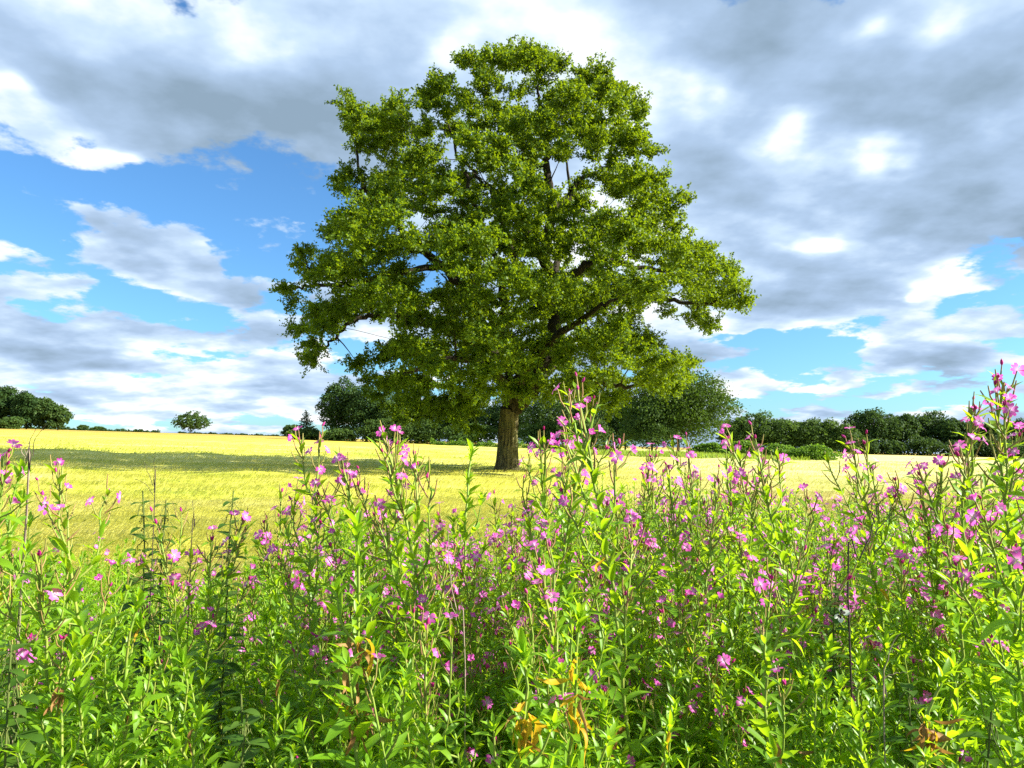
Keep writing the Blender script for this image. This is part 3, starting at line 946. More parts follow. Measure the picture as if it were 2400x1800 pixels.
for i, (x0, x1, yt) in enumerate([(1840, 1905, 945), (1890, 1960, 950), (1950, 2040, 940), (2030, 2110, 948), (2095, 2180, 950), (2160, 2250, 945)]):
    far_tree('woodland_shrub', ['shrub at the foot of the right-hand wood, leftmost', 'shrub at the foot of the right-hand wood, second', 'tallest shrub at the foot of the right-hand wood',
              'shrub at the foot of the right-hand wood, fourth', 'shrub at the foot of the right-hand wood, fifth', 'shrub at the foot of the right-hand wood at the picture edge'][i], 'shrub', 195, x0, x1, yt, 986 + i, 'dark_leaf', 120 + i, bush=True, leaves=2200)
# bramble mound in the field corner with rough grass round it
for i, (x0, x1, yt, yb, Y, m_, lab) in enumerate([
        (1640, 1730, 958, 1003, 84, 'bush_leaf', 'yellow-green bramble bush, left half of the mound in the field'),
        (1700, 1812, 960, 1006, 79, 'bush_leaf', 'dense green bramble bush in the field before the low trees'),
        (1550, 1650, 955, 992, 92, 'bush_leaf', 'paler bush left of the bramble mound'),
        (1490, 1570, 956, 985, 98, 'bush_leaf', 'small bush at the foot of the big round tree')]):
    far_tree('bramble_bush', lab, 'bush', Y, x0, x1, yt, yb, m_, 130 + i, bush=True, leaves=5200, lobes=18, px_leaf=1.2, depth=.6)
def rough_grass():
    r = np.random.default_rng(8)
    n = 26000
    u = r.uniform(.06, .40, n); y = r.uniform(72, 104, n)
    k = np.abs((y - 88) / 16) < 1 - .25 * np.abs((u - .24) / .16) + .1 * fold_noise(u * 30, y * .3, 4, 2, 1.0)
    u, y = u[k], y[k]; n = len(u)
    x = u * y
    o0 = np.array([20, 88, float(gz(20, 88))])
    base = np.stack([x, y, gz(x, y)], -1)
    h = r.uniform(.65, 1.25, n)
    P = base + np.array([0, 0, 1.0]) * (h * .5)[:, None]
    D = unit(np.stack([r.normal(size=n) * .3, r.normal(size=n) * .3, np.ones(n)], -1))
    V, Qd = leaf_quads(P, h, np.full(n, .14), D, rand_dir(r, n))
    o = link('rough_grass', mesh('rough_grass', V - o0, [Qd], M['grass_blade'], smooth=False))
    o.location = o0
    tag(o, 'rough green grass round the bramble bushes at the field edge', 'grass', kind='stuff')
rough_grass()
# ------------------------------------------------------------------ foreground plants
def leaf_blade(seed, W=.24, fold=.35, curl=.25, ns=5, wave=.03, twist=0.0, ovate=False):
    """unit-long blade along +Y, normal +Z."""
    r = np.random.default_rng(seed)
    t = np.linspace(0, 1, ns + 1)
    prof = (t ** .55) * (1 - t) ** .75 if not ovate else (t ** .38) * (1 - t) ** .9
    prof = prof / prof.max() * W / 2
    prof[0] = .012; prof[-1] = 0
    cv = np.stack([wave * np.sin(t * 5 + r.uniform(0, 6)) * t, t * (1 - .25 * abs(curl) * t), .12 * t * math.copysign(1, curl) - curl * t ** 2], -1)
    tw = twist * t
    ex = np.stack([np.cos(tw), np.zeros_like(t), np.sin(tw)], -1)
    up = np.array([0, 0, 1.0])
    Lf = cv + ex * prof[:, None] + up * (fold * prof)[:, None]
    Rt = cv - ex * prof[:, None] + up * (fold * prof)[:, None]
    V = []; Q = []; T = []
    for i in range(ns):
        V += [Lf[i], cv[i], Rt[i]]
    V.append(cv[-1])
    for i in range(ns - 1):
        a = 3 * i
        Q += [[a + 1, a, a + 3, a + 4], [a + 2, a + 1, a + 4, a + 5]]
    a = 3 * (ns - 1); e = 3 * ns
    T += [[a + 1, a, e], [a + 2, a + 1, e]]
    return np.array(V), np.array(Q), np.array(T)
BL = [leaf_blade(i, W=w_, fold=f_, curl=c_, ns=6, twist=tw_) for i, (w_, f_, c_, tw_) in enumerate(
    [(.24, .35, .30, 0), (.21, .45, .15, .3), (.26, .30, .45, -.3), (.22, .5, .05, .2), (.25, .35, .60, 0), (.20, .4, .35, .5)])]
BLS = [leaf_blade(10 + i, W=w_, fold=f_, curl=c_, ns=3, twist=0) for i, (w_, f_, c_) in enumerate([(.25, .35, .25), (.22, .45, .10), (.26, .3, .45)])]
WB = [leaf_blade(50 + i, W=w_, fold=f_, curl=c_, ns=7, twist=t_, wave=.12) for i, (w_, f_, c_, t_) in enumerate([(.20, .9, .5, 2.2), (.16, 1.2, -.4, -2.6), (.24, .7, .8, 1.6), (.14, 1.0, .3, 3.2), (.20, 1.1, -.7, 2.0), (.18, .8, .9, -1.8)])]
WITHER_ME = {k: [mesh(k + '_withered', V, [Q, T], M[k]) for V, Q, T in WB] for k in ('yellow_leaf', 'brown_leaf')}
LEAF_ME = {k: [mesh(k + '_blade', V, [Q, T], M[k]) for V, Q, T in BL] for k in ('herb_leaf', 'yellow_leaf', 'brown_leaf')}
OV = [leaf_blade(30 + i, W=.5, fold=.25, curl=.35, ns=4, ovate=True) for i in range(3)]
def frame(P, T, phi, asc):
    """matrix columns for a blade leaving a stem at P (tangent T)."""
    T = unit(T)
    a = unit(np.cross(T, [.3, .9, .1]))
    b = np.cross(T, a)
    rd = a * math.cos(phi) + b * math.sin(phi)
    Yv = rd * math.cos(asc) + T * math.sin(asc)
    Xv = unit(np.cross(Yv, T))
    Zv = np.cross(Xv, Yv)
    return Xv, Yv, Zv
def place(V, P, F, s):
    return P + s * (V[:, :1] * F[0] + V[:, 1:2] * F[1] + V[:, 2:3] * F[2])
def mat4(P, F, s):
    m = Matrix.Identity(4)
    for c in range(3):
        for rr in range(3):
            m[rr][c] = F[c][rr] * s
    for rr in range(3):
        m[rr][3] = P[rr]
    return m
# ---- flowers: four notched petals on a short tube, pale centre
def petal_geo(open_, rnd):
    g = Geo()
    for k in range(4):
        ph = k * math.pi / 2 + rnd.normal() * .12
        op = open_ + rnd.normal() * .10
        t = np.array([0, .25, .6, .88, 1.0, .90])
        u = np.array([0, .17, .40, .46, .26, 0.0])
        # half outline to the notch
        pts = []
        for tt, uu in zip(t, u):
            pts.append((tt, uu))
        mid = [(0, 0), (.25, 0), (.6, 0), (.86, 0)]
        V = []
        for tt, uu in [(0.05, 0), (.28, .15), (.28, -.15), (.62, .42), (.62, 0), (.62, -.42), (.92, .48), (.84, 0), (.92, -.48), (1.06, .24), (1.06, -.24)]:
            # petal bends outwards
            ang = op * (0.35 + .65 * tt)
            x = math.sin(ang) * tt; z = math.cos(ang) * tt
            V.append((x, uu, z + .10 * abs(uu)))
        V = np.array(V)
        c, s_ = math.cos(ph), math.sin(ph)
        V = np.stack([V[:, 0] * c - V[:, 1] * s_, V[:, 0] * s_ + V[:, 1] * c, V[:, 2]], -1)
        tv = np.array([.05, .28, .28, .62, .62, .62, .92, .84, .92, 1.06, 1.06])
        T = [[0, 2, 1], [1, 2, 4], [1, 4, 3], [2, 5, 4], [3, 4, 7], [3, 7, 6], [4, 5, 8], [4, 8, 7], [6, 7, 9], [7, 8, 10]]
        g.add(V, None, T, a=np.clip(1.05 - tv * 1.5, 0, 1))
    return g
FLOWER = []
for i, op in enumerate([1.45, 1.25, 1.05, .75, 1.35, .5]):
    rnd = np.random.default_rng(200 + i)
    FLOWER.append(petal_geo(op, rnd).mesh('flower', M['petal'], True, 'pale'))
def style_mesh():
    g = Geo()
    V, Q_ = tube(np.array([[0, 0, 0], [0, 0, .5], [.04, 0, .72]]), [.03, .03, .03], 4); g.add(V, Q_)
    for k in range(4):
        a = k * math.pi / 2 + .4
        V, Q_ = tube(np.array([[.04, 0, .70], [.04 + .09 * math.cos(a), .09 * math.sin(a), .78]]), [.03, .02], 4); g.add(V, Q_)
    for k in range(4):
        a = k * math.pi / 2
        V, Q_ = tube(np.array([[0, 0, .1], [.10 * math.cos(a), .10 * math.sin(a), .5]]), [.012, .022], 3); g.add(V, Q_)
    return g.mesh('style', M['cream'])
STYLE = style_mesh()
def bud_mesh():
    g = Geo()
    V, Q_ = tube(np.array([[0, 0, 0], [0, 0, .3], [0, 0, .7], [0, 0, 1.0]]), [.10, .22, .18, .02], 6); g.add(V, Q_)
    return g.mesh('flower_bud', M['bud'])
BUD = bud_mesh()

# ---- great willowherb: upright stem, paired lance leaves, leafy side branches, pods and flowers at the top
def willow(seed, H=1.5, nbr=9, flowering=1.0, leaf=.10, blen=.26, start=.10):
    r = np.random.default_rng(seed)
    n = 26
    s = np.linspace(0, 1, n)
    bend = r.normal(size=2) * .11
    wob = np.cumsum(r.normal(size=(n, 2)) * .007, 0)
    P = np.stack([bend[0] * s ** 2 + wob[:, 0], bend[1] * s ** 2 + wob[:, 1], s * H], -1)
    stem = Geo(); pods = Geo()
    V, Q_ = tube(P, .0046 * (1 - .65 * s) + .0006, 5); stem.add(V, Q_)
    main = []; small = []; flowers = []; buds = []
    def pt(t):
        return np.array([np.interp(t, s, P[:, k]) for k in range(3)])
    def tan(t):
        return unit(pt(min(t + .03, 1)) - pt(max(t - .03, 0)))
    ph = r.uniform(0, 6.28)
    t = start
    top_leaf = .90 if flowering else 1.0
    while t < top_leaf:
        for q in (0, math.pi):
            if r.random() < .06: continue
            lp = leaf * (.62 + .5 * math.sin(math.pi * min(1, t * .9 + .08))) * r.uniform(.75, 1.15) * (1 - .5 * sm(.75, 1.0, t))
            asc = R(8 + 50 * t ** 1.6) + r.normal() * .16
            F = frame(pt(t), tan(t), ph + q + r.normal() * .2, asc)
            main.append((pt(t), F, float(lp), int(r.integers(6))))
        ph += math.pi / 2 + r.normal() * .15
        t += (.0155 if t > .35 else .028) * r.uniform(.8, 1.2) * (1.5 / H) * (1 - .35 * sm(.8, 1., t))
    if not flowering:
        for k in range(9):
            F = frame(pt(1), tan(1), k * 2.4, R(48 + 4 * k))
            main.append((pt(.985 + .0015 * k), F, leaf * r.uniform(.35, .6), int(r.integers(6))))
    def inflo(p0, T, L, big):
        """stalked pods round an axis, flowers on some, buds at the tip"""
        npod = int(r.integers(10, 17)) if big else int(r.integers(4, 8))
        pp = np.stack([p0, p0 + T * L * .5 + r.normal(size=3) * .004, p0 + T * L])
        V, Q_ = tube(pp, [.0026, .002, .0012], 4); stem.add(V, Q_)
        a0 = r.uniform(0, 6.28)
        for k in range(npod):
            q = (k + .5) / npod
            b = p0 + T * L * q
            phi = a0 + k * 2.4
            asc = R(46 + 26 * q) + r.normal() * .18
            F = frame(b, T, phi, asc)
            pl = r.uniform(.038, .062) * (1 - .45 * q)
            e = b + F[1] * pl + np.array([0, 0, .010])
            V, Q_ = tube(np.stack([b, (b + e) / 2 + F[2] * -.004, e]), [.0012, .0016, .0011], 4); pods.add(V, Q_)
            if q > .22 and r.random() < .66:
                # flower faces outwards, nodding a little
                fd = unit(F[1] + .55 * np.array([F[1][0], F[1][1], 0]) - np.array([0, 0, .15]) + r.normal(size=3) * .2)
                fa = unit(np.cross(fd, [.2, .3, .9])); fb = np.cross(fd, fa)
                if q > .80 and r.random() < .7:
                    buds.append((e, (fa, fb, fd), .014))
                else:
                    flowers.append((e, (fa, fb, fd), .0130 * r.uniform(.85, 1.15), int(r.integers(6))))
            if r.random() < .85:
                small.append((b, frame(b, T, phi + .3, asc - .4), r.uniform(.028, .052)))
        for k in range(4):
            d = unit(T + r.normal(size=3) * .25)
            fa = unit(np.cross(d, [.2, .9, .1]))
            buds.append((p0 + T * L, (fa, np.cross(d, fa), d), .013 * r.uniform(.7, 1.1)))
    for b in range(nbr):
        tb = (.42 + .50 * ((b + r.uniform(.1, .9)) / nbr) ** .8) if flowering else (.40 + .50 * (b + r.uniform(.1, .9)) / nbr)
        p0 = pt(tb); T0 = tan(tb)
        F = frame(p0, T0, b * 2.4 + r.normal() * .3, R(42) + r.normal() * .12)
        L = blen * (1.25 - .85 * (tb - .40) / .52) * r.uniform(.7, 1.2)
        pts = np.stack([p0, p0 + F[1] * L * .5, p0 + F[1] * L * .72 + T0 * L * .38])
        pts = smooth_path(pts, 4)
        V, Q_ = tube(pts, np.linspace(.0028, .0014, len(pts)), 4); stem.add(V, Q_)
        m_ = max(3, int(L / .024))
        phb = r.uniform(0, 6.28)
        for k in range(m_):
            q = (k + .7) / m_
            idx = q * (len(pts) - 1)
            i0 = min(int(idx), len(pts) - 2)
            pb = pts[i0] + (pts[i0 + 1] - pts[i0]) * (idx - i0)
            Tb = unit(pts[i0 + 1] - pts[i0])
            for qq in (0, math.pi):
                small.append((pb, frame(pb, Tb, phb + qq, R(30 + 25 * q) + r.normal() * .15), leaf * r.uniform(.42, .75) * (1 - .30 * q)))
            phb += math.pi / 2
        Tb = unit(pts[-1] - pts[-2])
        if flowering and tb > .62 and r.random() < (.95 if flowering > .9 else .5):
            inflo(pts[-1], Tb, r.uniform(.05, .10), False)
        else:
            for k in range(7):
                small.append((pts[-1], frame(pts[-1], Tb, k * 2.4, R(40 + 5 * k)), leaf * r.uniform(.25, .42)))
    if flowering:
        t = top_leaf
        inflo(pt(.88), tan(.92), H * .12, True)
    fol = Geo()
    for p_, F, l in small:
        V, Q_, T_ = BLS[r.integers(3)]
        fol.add(place(V, p_, F, l), Q_, T_)
    big = Geo()
    for p_, F, l, k in main:
        V, Q_, T_ = BL[k]
        big.add(place(V, p_, F, l), Q_, T_)
    low = Geo()
    for p_, F, l, k in main:
        V, Q_, T_ = BLS[k % 3]
        low.add(place(V, p_, F, l), Q_, T_)
    d = dict(H=H, path=P, tip=P[-1].copy(), stem=stem, pods=pods if pods.n else None, fol=fol, big=big, low=low, main=main, flowers=flowers, buds=buds)
    d['stem_me'] = stem.mesh('willowherb_stem', M['herb_stem'])
    d['pods_me'] = pods.mesh('willowherb_pods', M['pod']) if pods.n else None
    d['fol_me'] = fol.mesh('willowherb_sprigs', M['herb_leaf']) if fol.n else None
    d['big_me'] = big.mesh('willowherb_leaves', M['herb_leaf'])
    return d
PF = [willow(300 + i, 1.55, nbr=int(10 + i % 4), flowering=1.0, leaf=.080 + .006 * (i % 3), blen=.17 + .02 * (i % 3)) for i in range(7)]
PL = [willow(330 + i, 1.30, nbr=int(11 + i % 4), flowering=0.0, leaf=.078 + .007 * (i % 3), blen=.23) for i in range(7)]
PS = [willow(360 + i, 1.40, nbr=8, flowering=.4, leaf=.082, blen=.24) for i in range(4)]

NEARLEAF = [0]
def put_plant(proto, x, y, H, label, group, near, r, nfl=1.0, sick=0.0, name='willowherb', rot=None, lean=None):
    root = empty(name, (x, y, float(gz(x, y))))
    tag(root, label, 'wildflower' if proto['flowers'] else 'plant', group)
    k = H / proto['H']
    root.scale = (k, k, k)
    tl = lean if lean is not None else r.normal(size=2) * .085
    root.rotation_euler = (tl[0], tl[1], r.uniform(0, 6.283) if rot is None else rot)
    link('stem', proto['stem_me'], root)
    if proto['fol_me']: link('sprigs', proto['fol_me'], root)['kind'] = 'stuff'
    if proto['pods_me']: link('seed_pods', proto['pods_me'], root)['kind'] = 'stuff'
    if near:
        for p_, F, l, q in proto['main']:
            mk = 'herb_leaf'; nm = 'leaf'
            low_ = p_[2] / proto['H'] < .55
            if r.random() < sick * (1.0 if low_ else .25):
                mk = 'yellow_leaf' if r.random() < .6 else 'brown_leaf'
                nm = 'withered_leaf'
                F = frame(p_, np.array([0, 0, 1.0]), r.uniform(0, 6.28), R(r.uniform(-75, -35)))
                l = l * r.uniform(.9, 1.35)
            o = link(nm, (LEAF_ME if nm == 'leaf' else WITHER_ME)[mk][q], root, mat4(p_, F, l))
            NEARLEAF[0] += 1
    else:
        link('leaves', proto['big_me'], root)['kind'] = 'stuff'
    fs = 1.0 / k
    for p_, F, l, q in proto['flowers']:
        if r.random() > nfl: continue
        o = link('flower', FLOWER[q], root, mat4(p_, F, l * 1.12 * fs))
        if near: link('style', STYLE, o)
    for p_, F, l in proto['buds']:
        if r.random() > (.6 if y < 2.3 else .3): continue
        link('flower_bud', BUD, root, mat4(p_, F, l * fs))
    return root

# upper outline of the vegetation in the photograph (reading coordinates)
ENV = np.array([(-200, 1010), (0, 1010), (60, 1060), (120, 1060), (170, 1110), (230, 1130), (300, 1190), (420, 1215), (480, 1200), (560, 1160), (620, 1120), (680, 1060), (760, 1060), (860, 1070), (930, 1120),
                (1060, 1120), (1150, 1040), (1250, 1000), (1340, 1010), (1430, 1010), (1560, 1010), (1680, 1030), (1760, 1070), (1840, 1030), (1920, 1070), (2000, 1060), (2060, 1010), (2130, 960), (2212, 930), (2400, 930)], float)
def env(px): return float(np.interp(px, ENV[:, 0], ENV[:, 1]))
def ztop(px, py, y): return float(at(px, py, y)[2])
placed = []
rp = np.random.default_rng(4242)
# plants one can point to: reading x, y of the tip, distance, kind, label
HERO = [
    (1245, 838, 1.75, 'F', 'tallest willowherb flower spike, standing against the wood right of the oak trunk'),
    (1290, 872, 1.95, 'F', 'tall flowering willowherb touching the right side of the tallest central spike'),
    (1178, 955, 2.1, 'F', 'flowering willowherb just right of the oak trunk, at the trunk base'),
    (2168, 826, 1.50, 'F', 'tallest willowherb at the right edge, its pink spike rising above the wood'),
    (2098, 880, 1.75, 'F', 'willowherb left of the tall right-edge spike, with three lower blooms'),
    (2195, 940, 2.0, 'F', 'willowherb at the right picture edge behind the tallest right spike'),
    (690, 945, 2.0, 'F', 'tall willowherb with clustered pink blooms left of the oak trunk'),
    (735, 985, 1.9, 'F', 'bushy flowering willowherb leaning beside the left clustered blooms'),
    (825, 938, 1.85, 'S', 'slim willowherb topped by a single upright pink bloom left of the trunk'),
    (855, 958, 2.0, 'F', 'willowherb with a few spaced pink blooms right of the single upright bloom'),
    (1020, 975, 2.3, 'L', 'slender green willowherb without flowers in front of the oak trunk base'),
    (640, 1060, 2.2, 'F', 'small flowering willowherb at the left foot of the clustered blooms'),
    (5, 985, 1.55, 'F', 'leafy willowherb at the left picture edge with one pink bloom'),
    (45, 1020, 1.9, 'L', 'green willowherb beside the left picture edge under the bare twig'),
    (135, 1010, 1.8, 'S', 'willowherb with pods and a single bloom near the left edge'),
    (340, 1125, 1.9, 'F', 'willowherb with paired blooms in the gap before the barley at left'),
    (530, 1120, 2.0, 'S', 'willowherb with one bloom at each tip right of the dark nettles'),
    (580, 1130, 2.2, 'S', 'narrow willowherb with a ragged bloom at the right end of the barley gap'),
    (1400, 985, 2.4, 'F', 'willowherb of the pink cluster right of the tall spike, leftmost'),
    (1440, 1010, 2.0, 'F', 'willowherb in the middle of the dense pink cluster right of the tall spike'),
    (1485, 960, 2.5, 'F', 'thin willowherb rising above the dense pink cluster'),
    (1545, 1040, 2.0, 'S', 'willowherb with spread pods below the green bushes'),
    (1590, 975, 2.4, 'F', 'willowherb with bright blooms left of the bramble bush'),
    (1625, 945, 2.0, 'F', 'tall willowherb with two magenta blooms in front of the bramble bush'),
    (1650, 990, 2.2, 'F', 'willowherb with a large bloom beside the two magenta blooms'),
    (1842, 955, 2.1, 'F', 'brownish willowherb spike right of the bramble bush'),
    (1880, 1010, 2.5, 'F', 'thin willowherb right of the brownish spike'),
    (1990, 1040, 2.1, 'F', 'willowherb cluster with many blooms below the right wood'),
    (2035, 1000, 2.0, 'S', 'slim willowherb with one bloom below the right wood'),
    (2075, 1060, 1.9, 'F', 'dense pink willowherb cluster in front of the tall right spike'),
    (1735, 1180, 1.5, 'S', 'willowherb with one large pale bloom low on the right'),
    (1175, 1215, 1.45, 'S', 'willowherb with one large pink bloom below the oak trunk'),
    (75, 1195, 1.5, 'S', 'willowherb with one large pink bloom low at the left edge'),
    (905, 1360, 1.35, 'S', 'leafy willowherb with drooping pale blooms left of centre, low'),
    (300, 1300, 1.5, 'L', 'broad-leaved green willowherb in the lower left'),
    (1490, 1110, 2.2, 'F', 'willowherb with side-on blooms below the dense pink cluster'),
    (2150, 1150, 1.9, 'F', 'willowherb with scattered blooms at the right edge, mid height'),
    (1330, 1090, 2.2, 'F', 'willowherb with scattered blooms below the tallest central spike'),
    (1110, 1090, 2.4, 'F', 'willowherb with small blooms left of the tallest central spike'),
    (950, 1110, 2.4, 'F', 'low willowherb cluster with small blooms below the trunk, left'),
]
for i, (px, py, y, k, lab) in enumerate(HERO):
    x = at(px, py, y)[0]
    H = ztop(px, py, y)
    pr_ = {'F': PF, 'L': PL, 'S': PS}[k][i % {'F': 7, 'L': 7, 'S': 4}[k]]
    rz = rp.uniform(0, 6.283); kk = H / pr_['H']; tx, ty = pr_['tip'][:2] * kk
    x -= tx * math.cos(rz) - ty * math.sin(rz)
    y2 = y - (tx * math.sin(rz) + ty * math.cos(rz))
    put_plant(pr_, x, y2, H, lab, None, y < 2.15, rp, .92 if k == 'F' else .55, sick=.04, lean=(0.0, 0.0), rot=rz)
    placed.append((x, y))
XZ = [(90, 'at the left picture edge'), (300, 'below the skyline hedge at left'), (480, 'below the lone skyline tree'), (660, 'below the conifer'), (900, 'below the left boughs of the oak'),
      (1060, 'left of the oak trunk line'), (1260, 'below the oak trunk'), (1450, 'below the pink cluster right of the trunk'), (1640, 'below the big round tree'), (1840, 'below the bramble bush'),
      (2050, 'below the right-hand wood'), (9999, 'at the right picture edge')]
def zone(px, y, flw):
    xz = next(t for lim, t in XZ if px < lim)
    row = 'nearest row' if y < 1.45 else ('second row' if y < 1.75 else ('middle rows' if y < 2.1 else 'back rows'))
    return ('flowering willowherb' if flw else 'green flowerless willowherb') + ' in the ' + row + ' ' + xz
SPECIAL = [(775, 1150, 1.32, 2, 'brown', 1400, 1640, 'tall willowherb with rusty brown withered leaves hanging down its lower stem, left of centre'),
           (1245, 1330, 1.30, 4, 'yellow', 1440, 1600, 'willowherb with long yellow dying leaves hanging at its foot, right of centre'),
           (1000, 1400, 1.25, 5, 'yellow', 1490, 1620, 'willowherb with yellow tipped dying leaves at the bottom centre'),
           (2135, 1190, 1.60, 1, 'yellow', 1225, 1290, 'willowherb with a bright orange-yellow leaf patch near the right edge'),
           (1690, 1470, 1.25, 3, 'brown', 1530, 1640, 'willowherb with brown withered leaves at the bottom right of centre'),
           (130, 1470, 1.25, 0, 'brown', 1520, 1620, 'willowherb with dark brown withered leaves at the bottom left')]
for px, py, y, *_ in SPECIAL:
    placed.append((at(px, py, y)[0], y))
cands = []
y = 1.30
while y < 5.2:
    sp = .122 if y < 2.4 else .150
    x = -(.70 * y + .14)
    while x < .70 * y + .14:
        cands.append((x + rp.normal() * .045, y + rp.normal() * .05))
        x += sp
    y += sp
fill = []
for (x, y) in cands:
    if any((x - a) ** 2 + (y - b) ** 2 < .075 ** 2 for a, b in placed): continue
    if any(y < q[2] + .03 and abs(x / y - (q[0] * K - 1200) / FPX) < .062 for q in SPECIAL): continue
    px = (1200 + FPX * x / y) / K
    rgt = sm(560, 760, px)
    h0 = 1.20 + .09 * rgt + rp.normal() * .11 + .09 * max(0, y - 2.3) * rgt - .05 * (1 - rgt) * max(0, y - 2.0)
    zmax = ztop(px, env(px) + abs(rp.normal()) * 45 + (14 if y > 2 else 40), y)
    lim = 1.75 - .30 * y if y < 1.9 else 9       # nearest plants stay below the lens
    H = min(h0, zmax, 1.30 if y < 1.5 else 9)
    if H < .55: H = .55
    fill.append((x, y, H, px))
fill.sort(key=lambda q: q[1])
NIND = 258
stuffp = []
for i, (x, y, H, px) in enumerate(fill):
    rgt = float(sm(600, 800, px))
    pfl = (.05 if y < 1.6 else ((.10 + .20 * rgt) if y < 2.3 else .25 + .60 * rgt))
    u = rp.random()
    kind = 'F' if u < pfl * .75 else ('S' if u < pfl else 'L')
    pr_ = {'F': PF, 'L': PL, 'S': PS}[kind][int(rp.integers({'F': 7, 'L': 7, 'S': 4}[kind]))]
    if i < NIND:
        zl = zone(px, y, kind != 'L')
        put_plant(pr_, x, y, H, zl, zl.replace(' flowerless', ''),
                  y < 1.66, rp, .35 if y < 1.9 else .8, sick=.10 if rp.random() < .35 else .01)
    else:
        stuffp.append((pr_, x, y, H, kind))
# the rest of the bank, behind: one mass
gl = Geo(); gs = Geo(); gf = Geo(); gfa = []
FV = []
for me in FLOWER:
    v = np.zeros(len(me.vertices) * 3, np.float32); me.vertices.foreach_get('co', v)
    a = np.zeros(len(me.vertices), np.float32); me.attributes['pale'].data.foreach_get('value', a)
    f = np.zeros(len(me.polygons) * 3, np.int32); me.polygons.foreach_get('vertices', f)
    FV.append((v.reshape(-1, 3), f.reshape(-1, 3), a))
for pr_, x, y, H, kind in stuffp:
    k = H / pr_['H']
    th = rp.uniform(0, 6.283); c, s_ = math.cos(th), math.sin(th)
    Rm = np.array([[c, -s_, 0], [s_, c, 0], [0, 0, 1]])
    o_ = np.array([x, y, float(gz(x, y))])
    for src, dst in ((pr_['low'], gl), (pr_['fol'], gl), (pr_['stem'], gs)):
        if not src.n: continue
        V = np.concatenate(src.V) * k @ Rm.T + o_
        dst.add(V, np.concatenate(src.Q) if src.Q else None, np.concatenate(src.T) if src.T else None)
    for p_, F, l, q in pr_['flowers']:
        if rp.random() > .36: continue
        v, f, a = FV[q]
        V = place(v, p_, F, l * 1.12 / k) * k @ Rm.T + o_
        gf.add(V, None, f, a)
mass = empty('wildflower_bank', (0, 4, 0))
tag(mass, 'dense mass of willowherb stems and leaves filling the back of the flower bank', 'wildflowers', kind='stuff')
for nm, g, mt, at_ in (('leaves', gl, 'herb_leaf', None), ('stems', gs, 'herb_stem', None), ('flowers', gf, 'petal', 'pale')):
    o = link(nm, g.mesh('bank_' + nm, M[mt], True, at_), mass)
    o.location = (0, -4, 0)
    o['kind'] = 'stuff'
print('individual plants', len(HERO) + min(NIND, len(fill)), 'near leaves', NEARLEAF[0], 'mass plants', len(stuffp))

# ------------------------------------------------------------------ single plants with a look of their own
# tall willowherbs whose lower leaves have withered
for px, py, y, pk, mk, ya, yb, lab in SPECIAL:
    x = at(px, py, y)[0]; H = ztop(px, py, y)
    root = put_plant(PL[pk], x, y, H, lab, None, True, rp, 0, sick=.02, lean=(0, 0))
    k = H / PL[pk]['H']
    za, zb_ = ztop(px, ya, y) + .02, ztop(px, yb, y) + .03
    for j in range(44 if mk == 'brown' else 18):
        t = rp.uniform(zb_, za) / H
        if t > .95: continue
        sv = PL[pk]['path']; p_ = np.array([np.interp(t, np.linspace(0, 1, len(sv)), sv[:, c]) for c in range(3)]) + rp.normal(size=3) * .006
        m_ = ('brown_leaf' if rp.random() < .85 else 'yellow_leaf') if mk == 'brown' else ('yellow_leaf' if rp.random() < .8 else 'brown_leaf')
        F = frame(p_, np.array([0, 0, 1.0]), rp.uniform(0, 6.28), R(rp.uniform(-85, -15)))
        link('withered_leaf', WITHER_ME[m_][int(rp.integers(6))], root, mat4(p_, F, rp.uniform(.028, .062) / k))
# nettles: darker, drooping toothed leaves and hanging catkins
def nettle(px, py, y, seed, label):
    r = np.random.default_rng(seed)
    x = at(px, py, y)[0]; H = ztop(px, py, y)
    root = empty('nettle', (x, y, float(gz(x, y))))
    tag(root, label, 'nettle', 'nettles among the willowherb')
    s_ = np.linspace(0, 1, 14)
    P = np.stack([.04 * s_ ** 2 * r.normal() + .004 * r.normal(size=14), .04 * s_ ** 2 * r.normal() + .004 * r.normal(size=14), s_ * H], -1)
    V, Q_ = tube(P, .0026 * (1 - .6 * s_) + .0008, 5)
    link('stem', mesh('nettle_stem', V, [Q_], M['nettle_stem']), root)
    g = Geo(); ph = 0
    t = .25
    while t < .995:
        pp = np.array([np.interp(t, s_, P[:, k]) for k in range(3)])
        L = (.115 - .07 * t ** 3) * r.uniform(.8, 1.15)
        for q in (0, math.pi):
            F = frame(pp, np.array([0, 0, 1.]), ph + q, R(-18 + 30 * t) + r.normal() * .15)
            V, Q_, T_ = OV[r.integers(3)]
            o = link('leaf', NETTLE_ME[int(r.integers(3))], root, mat4(pp, F, L))
            if t > .6:
                for c in range(2):
                    d = unit(np.array([math.cos(ph + q + r.normal() * .5), math.sin(ph + q + r.normal() * .5), .1]))
                    l = r.uniform(.02, .045)
                    n_ = 7
                    tt = np.linspace(0, 1, n_)[:, None]
                    pts = pp + d * l * .6 * tt - np.array([0, 0, 1.]) * l * tt ** 2 + r.normal(size=(n_, 3)) * .002
                    V, Q_ = tube(pts, np.tile([.0013, .0006], 4)[:n_], 4); g.add(V, Q_)
        ph += math.pi / 2
        t += .034 * (1.15 - .45 * t) * 1.3 / max(H, .8)
    link('catkins', g.mesh('nettle_catkins', M['nettle_stem']), root)['kind'] = 'stuff'
M['nettle_stem'] = plain_mat('nettle_stem', (.07, .11, .02), (.11, .13, .03), 25, .7)
NETTLE_ME = [mesh('nettle_blade', V, [Q_, T_], M['nettle_leaf']) for V, Q_, T_ in OV]
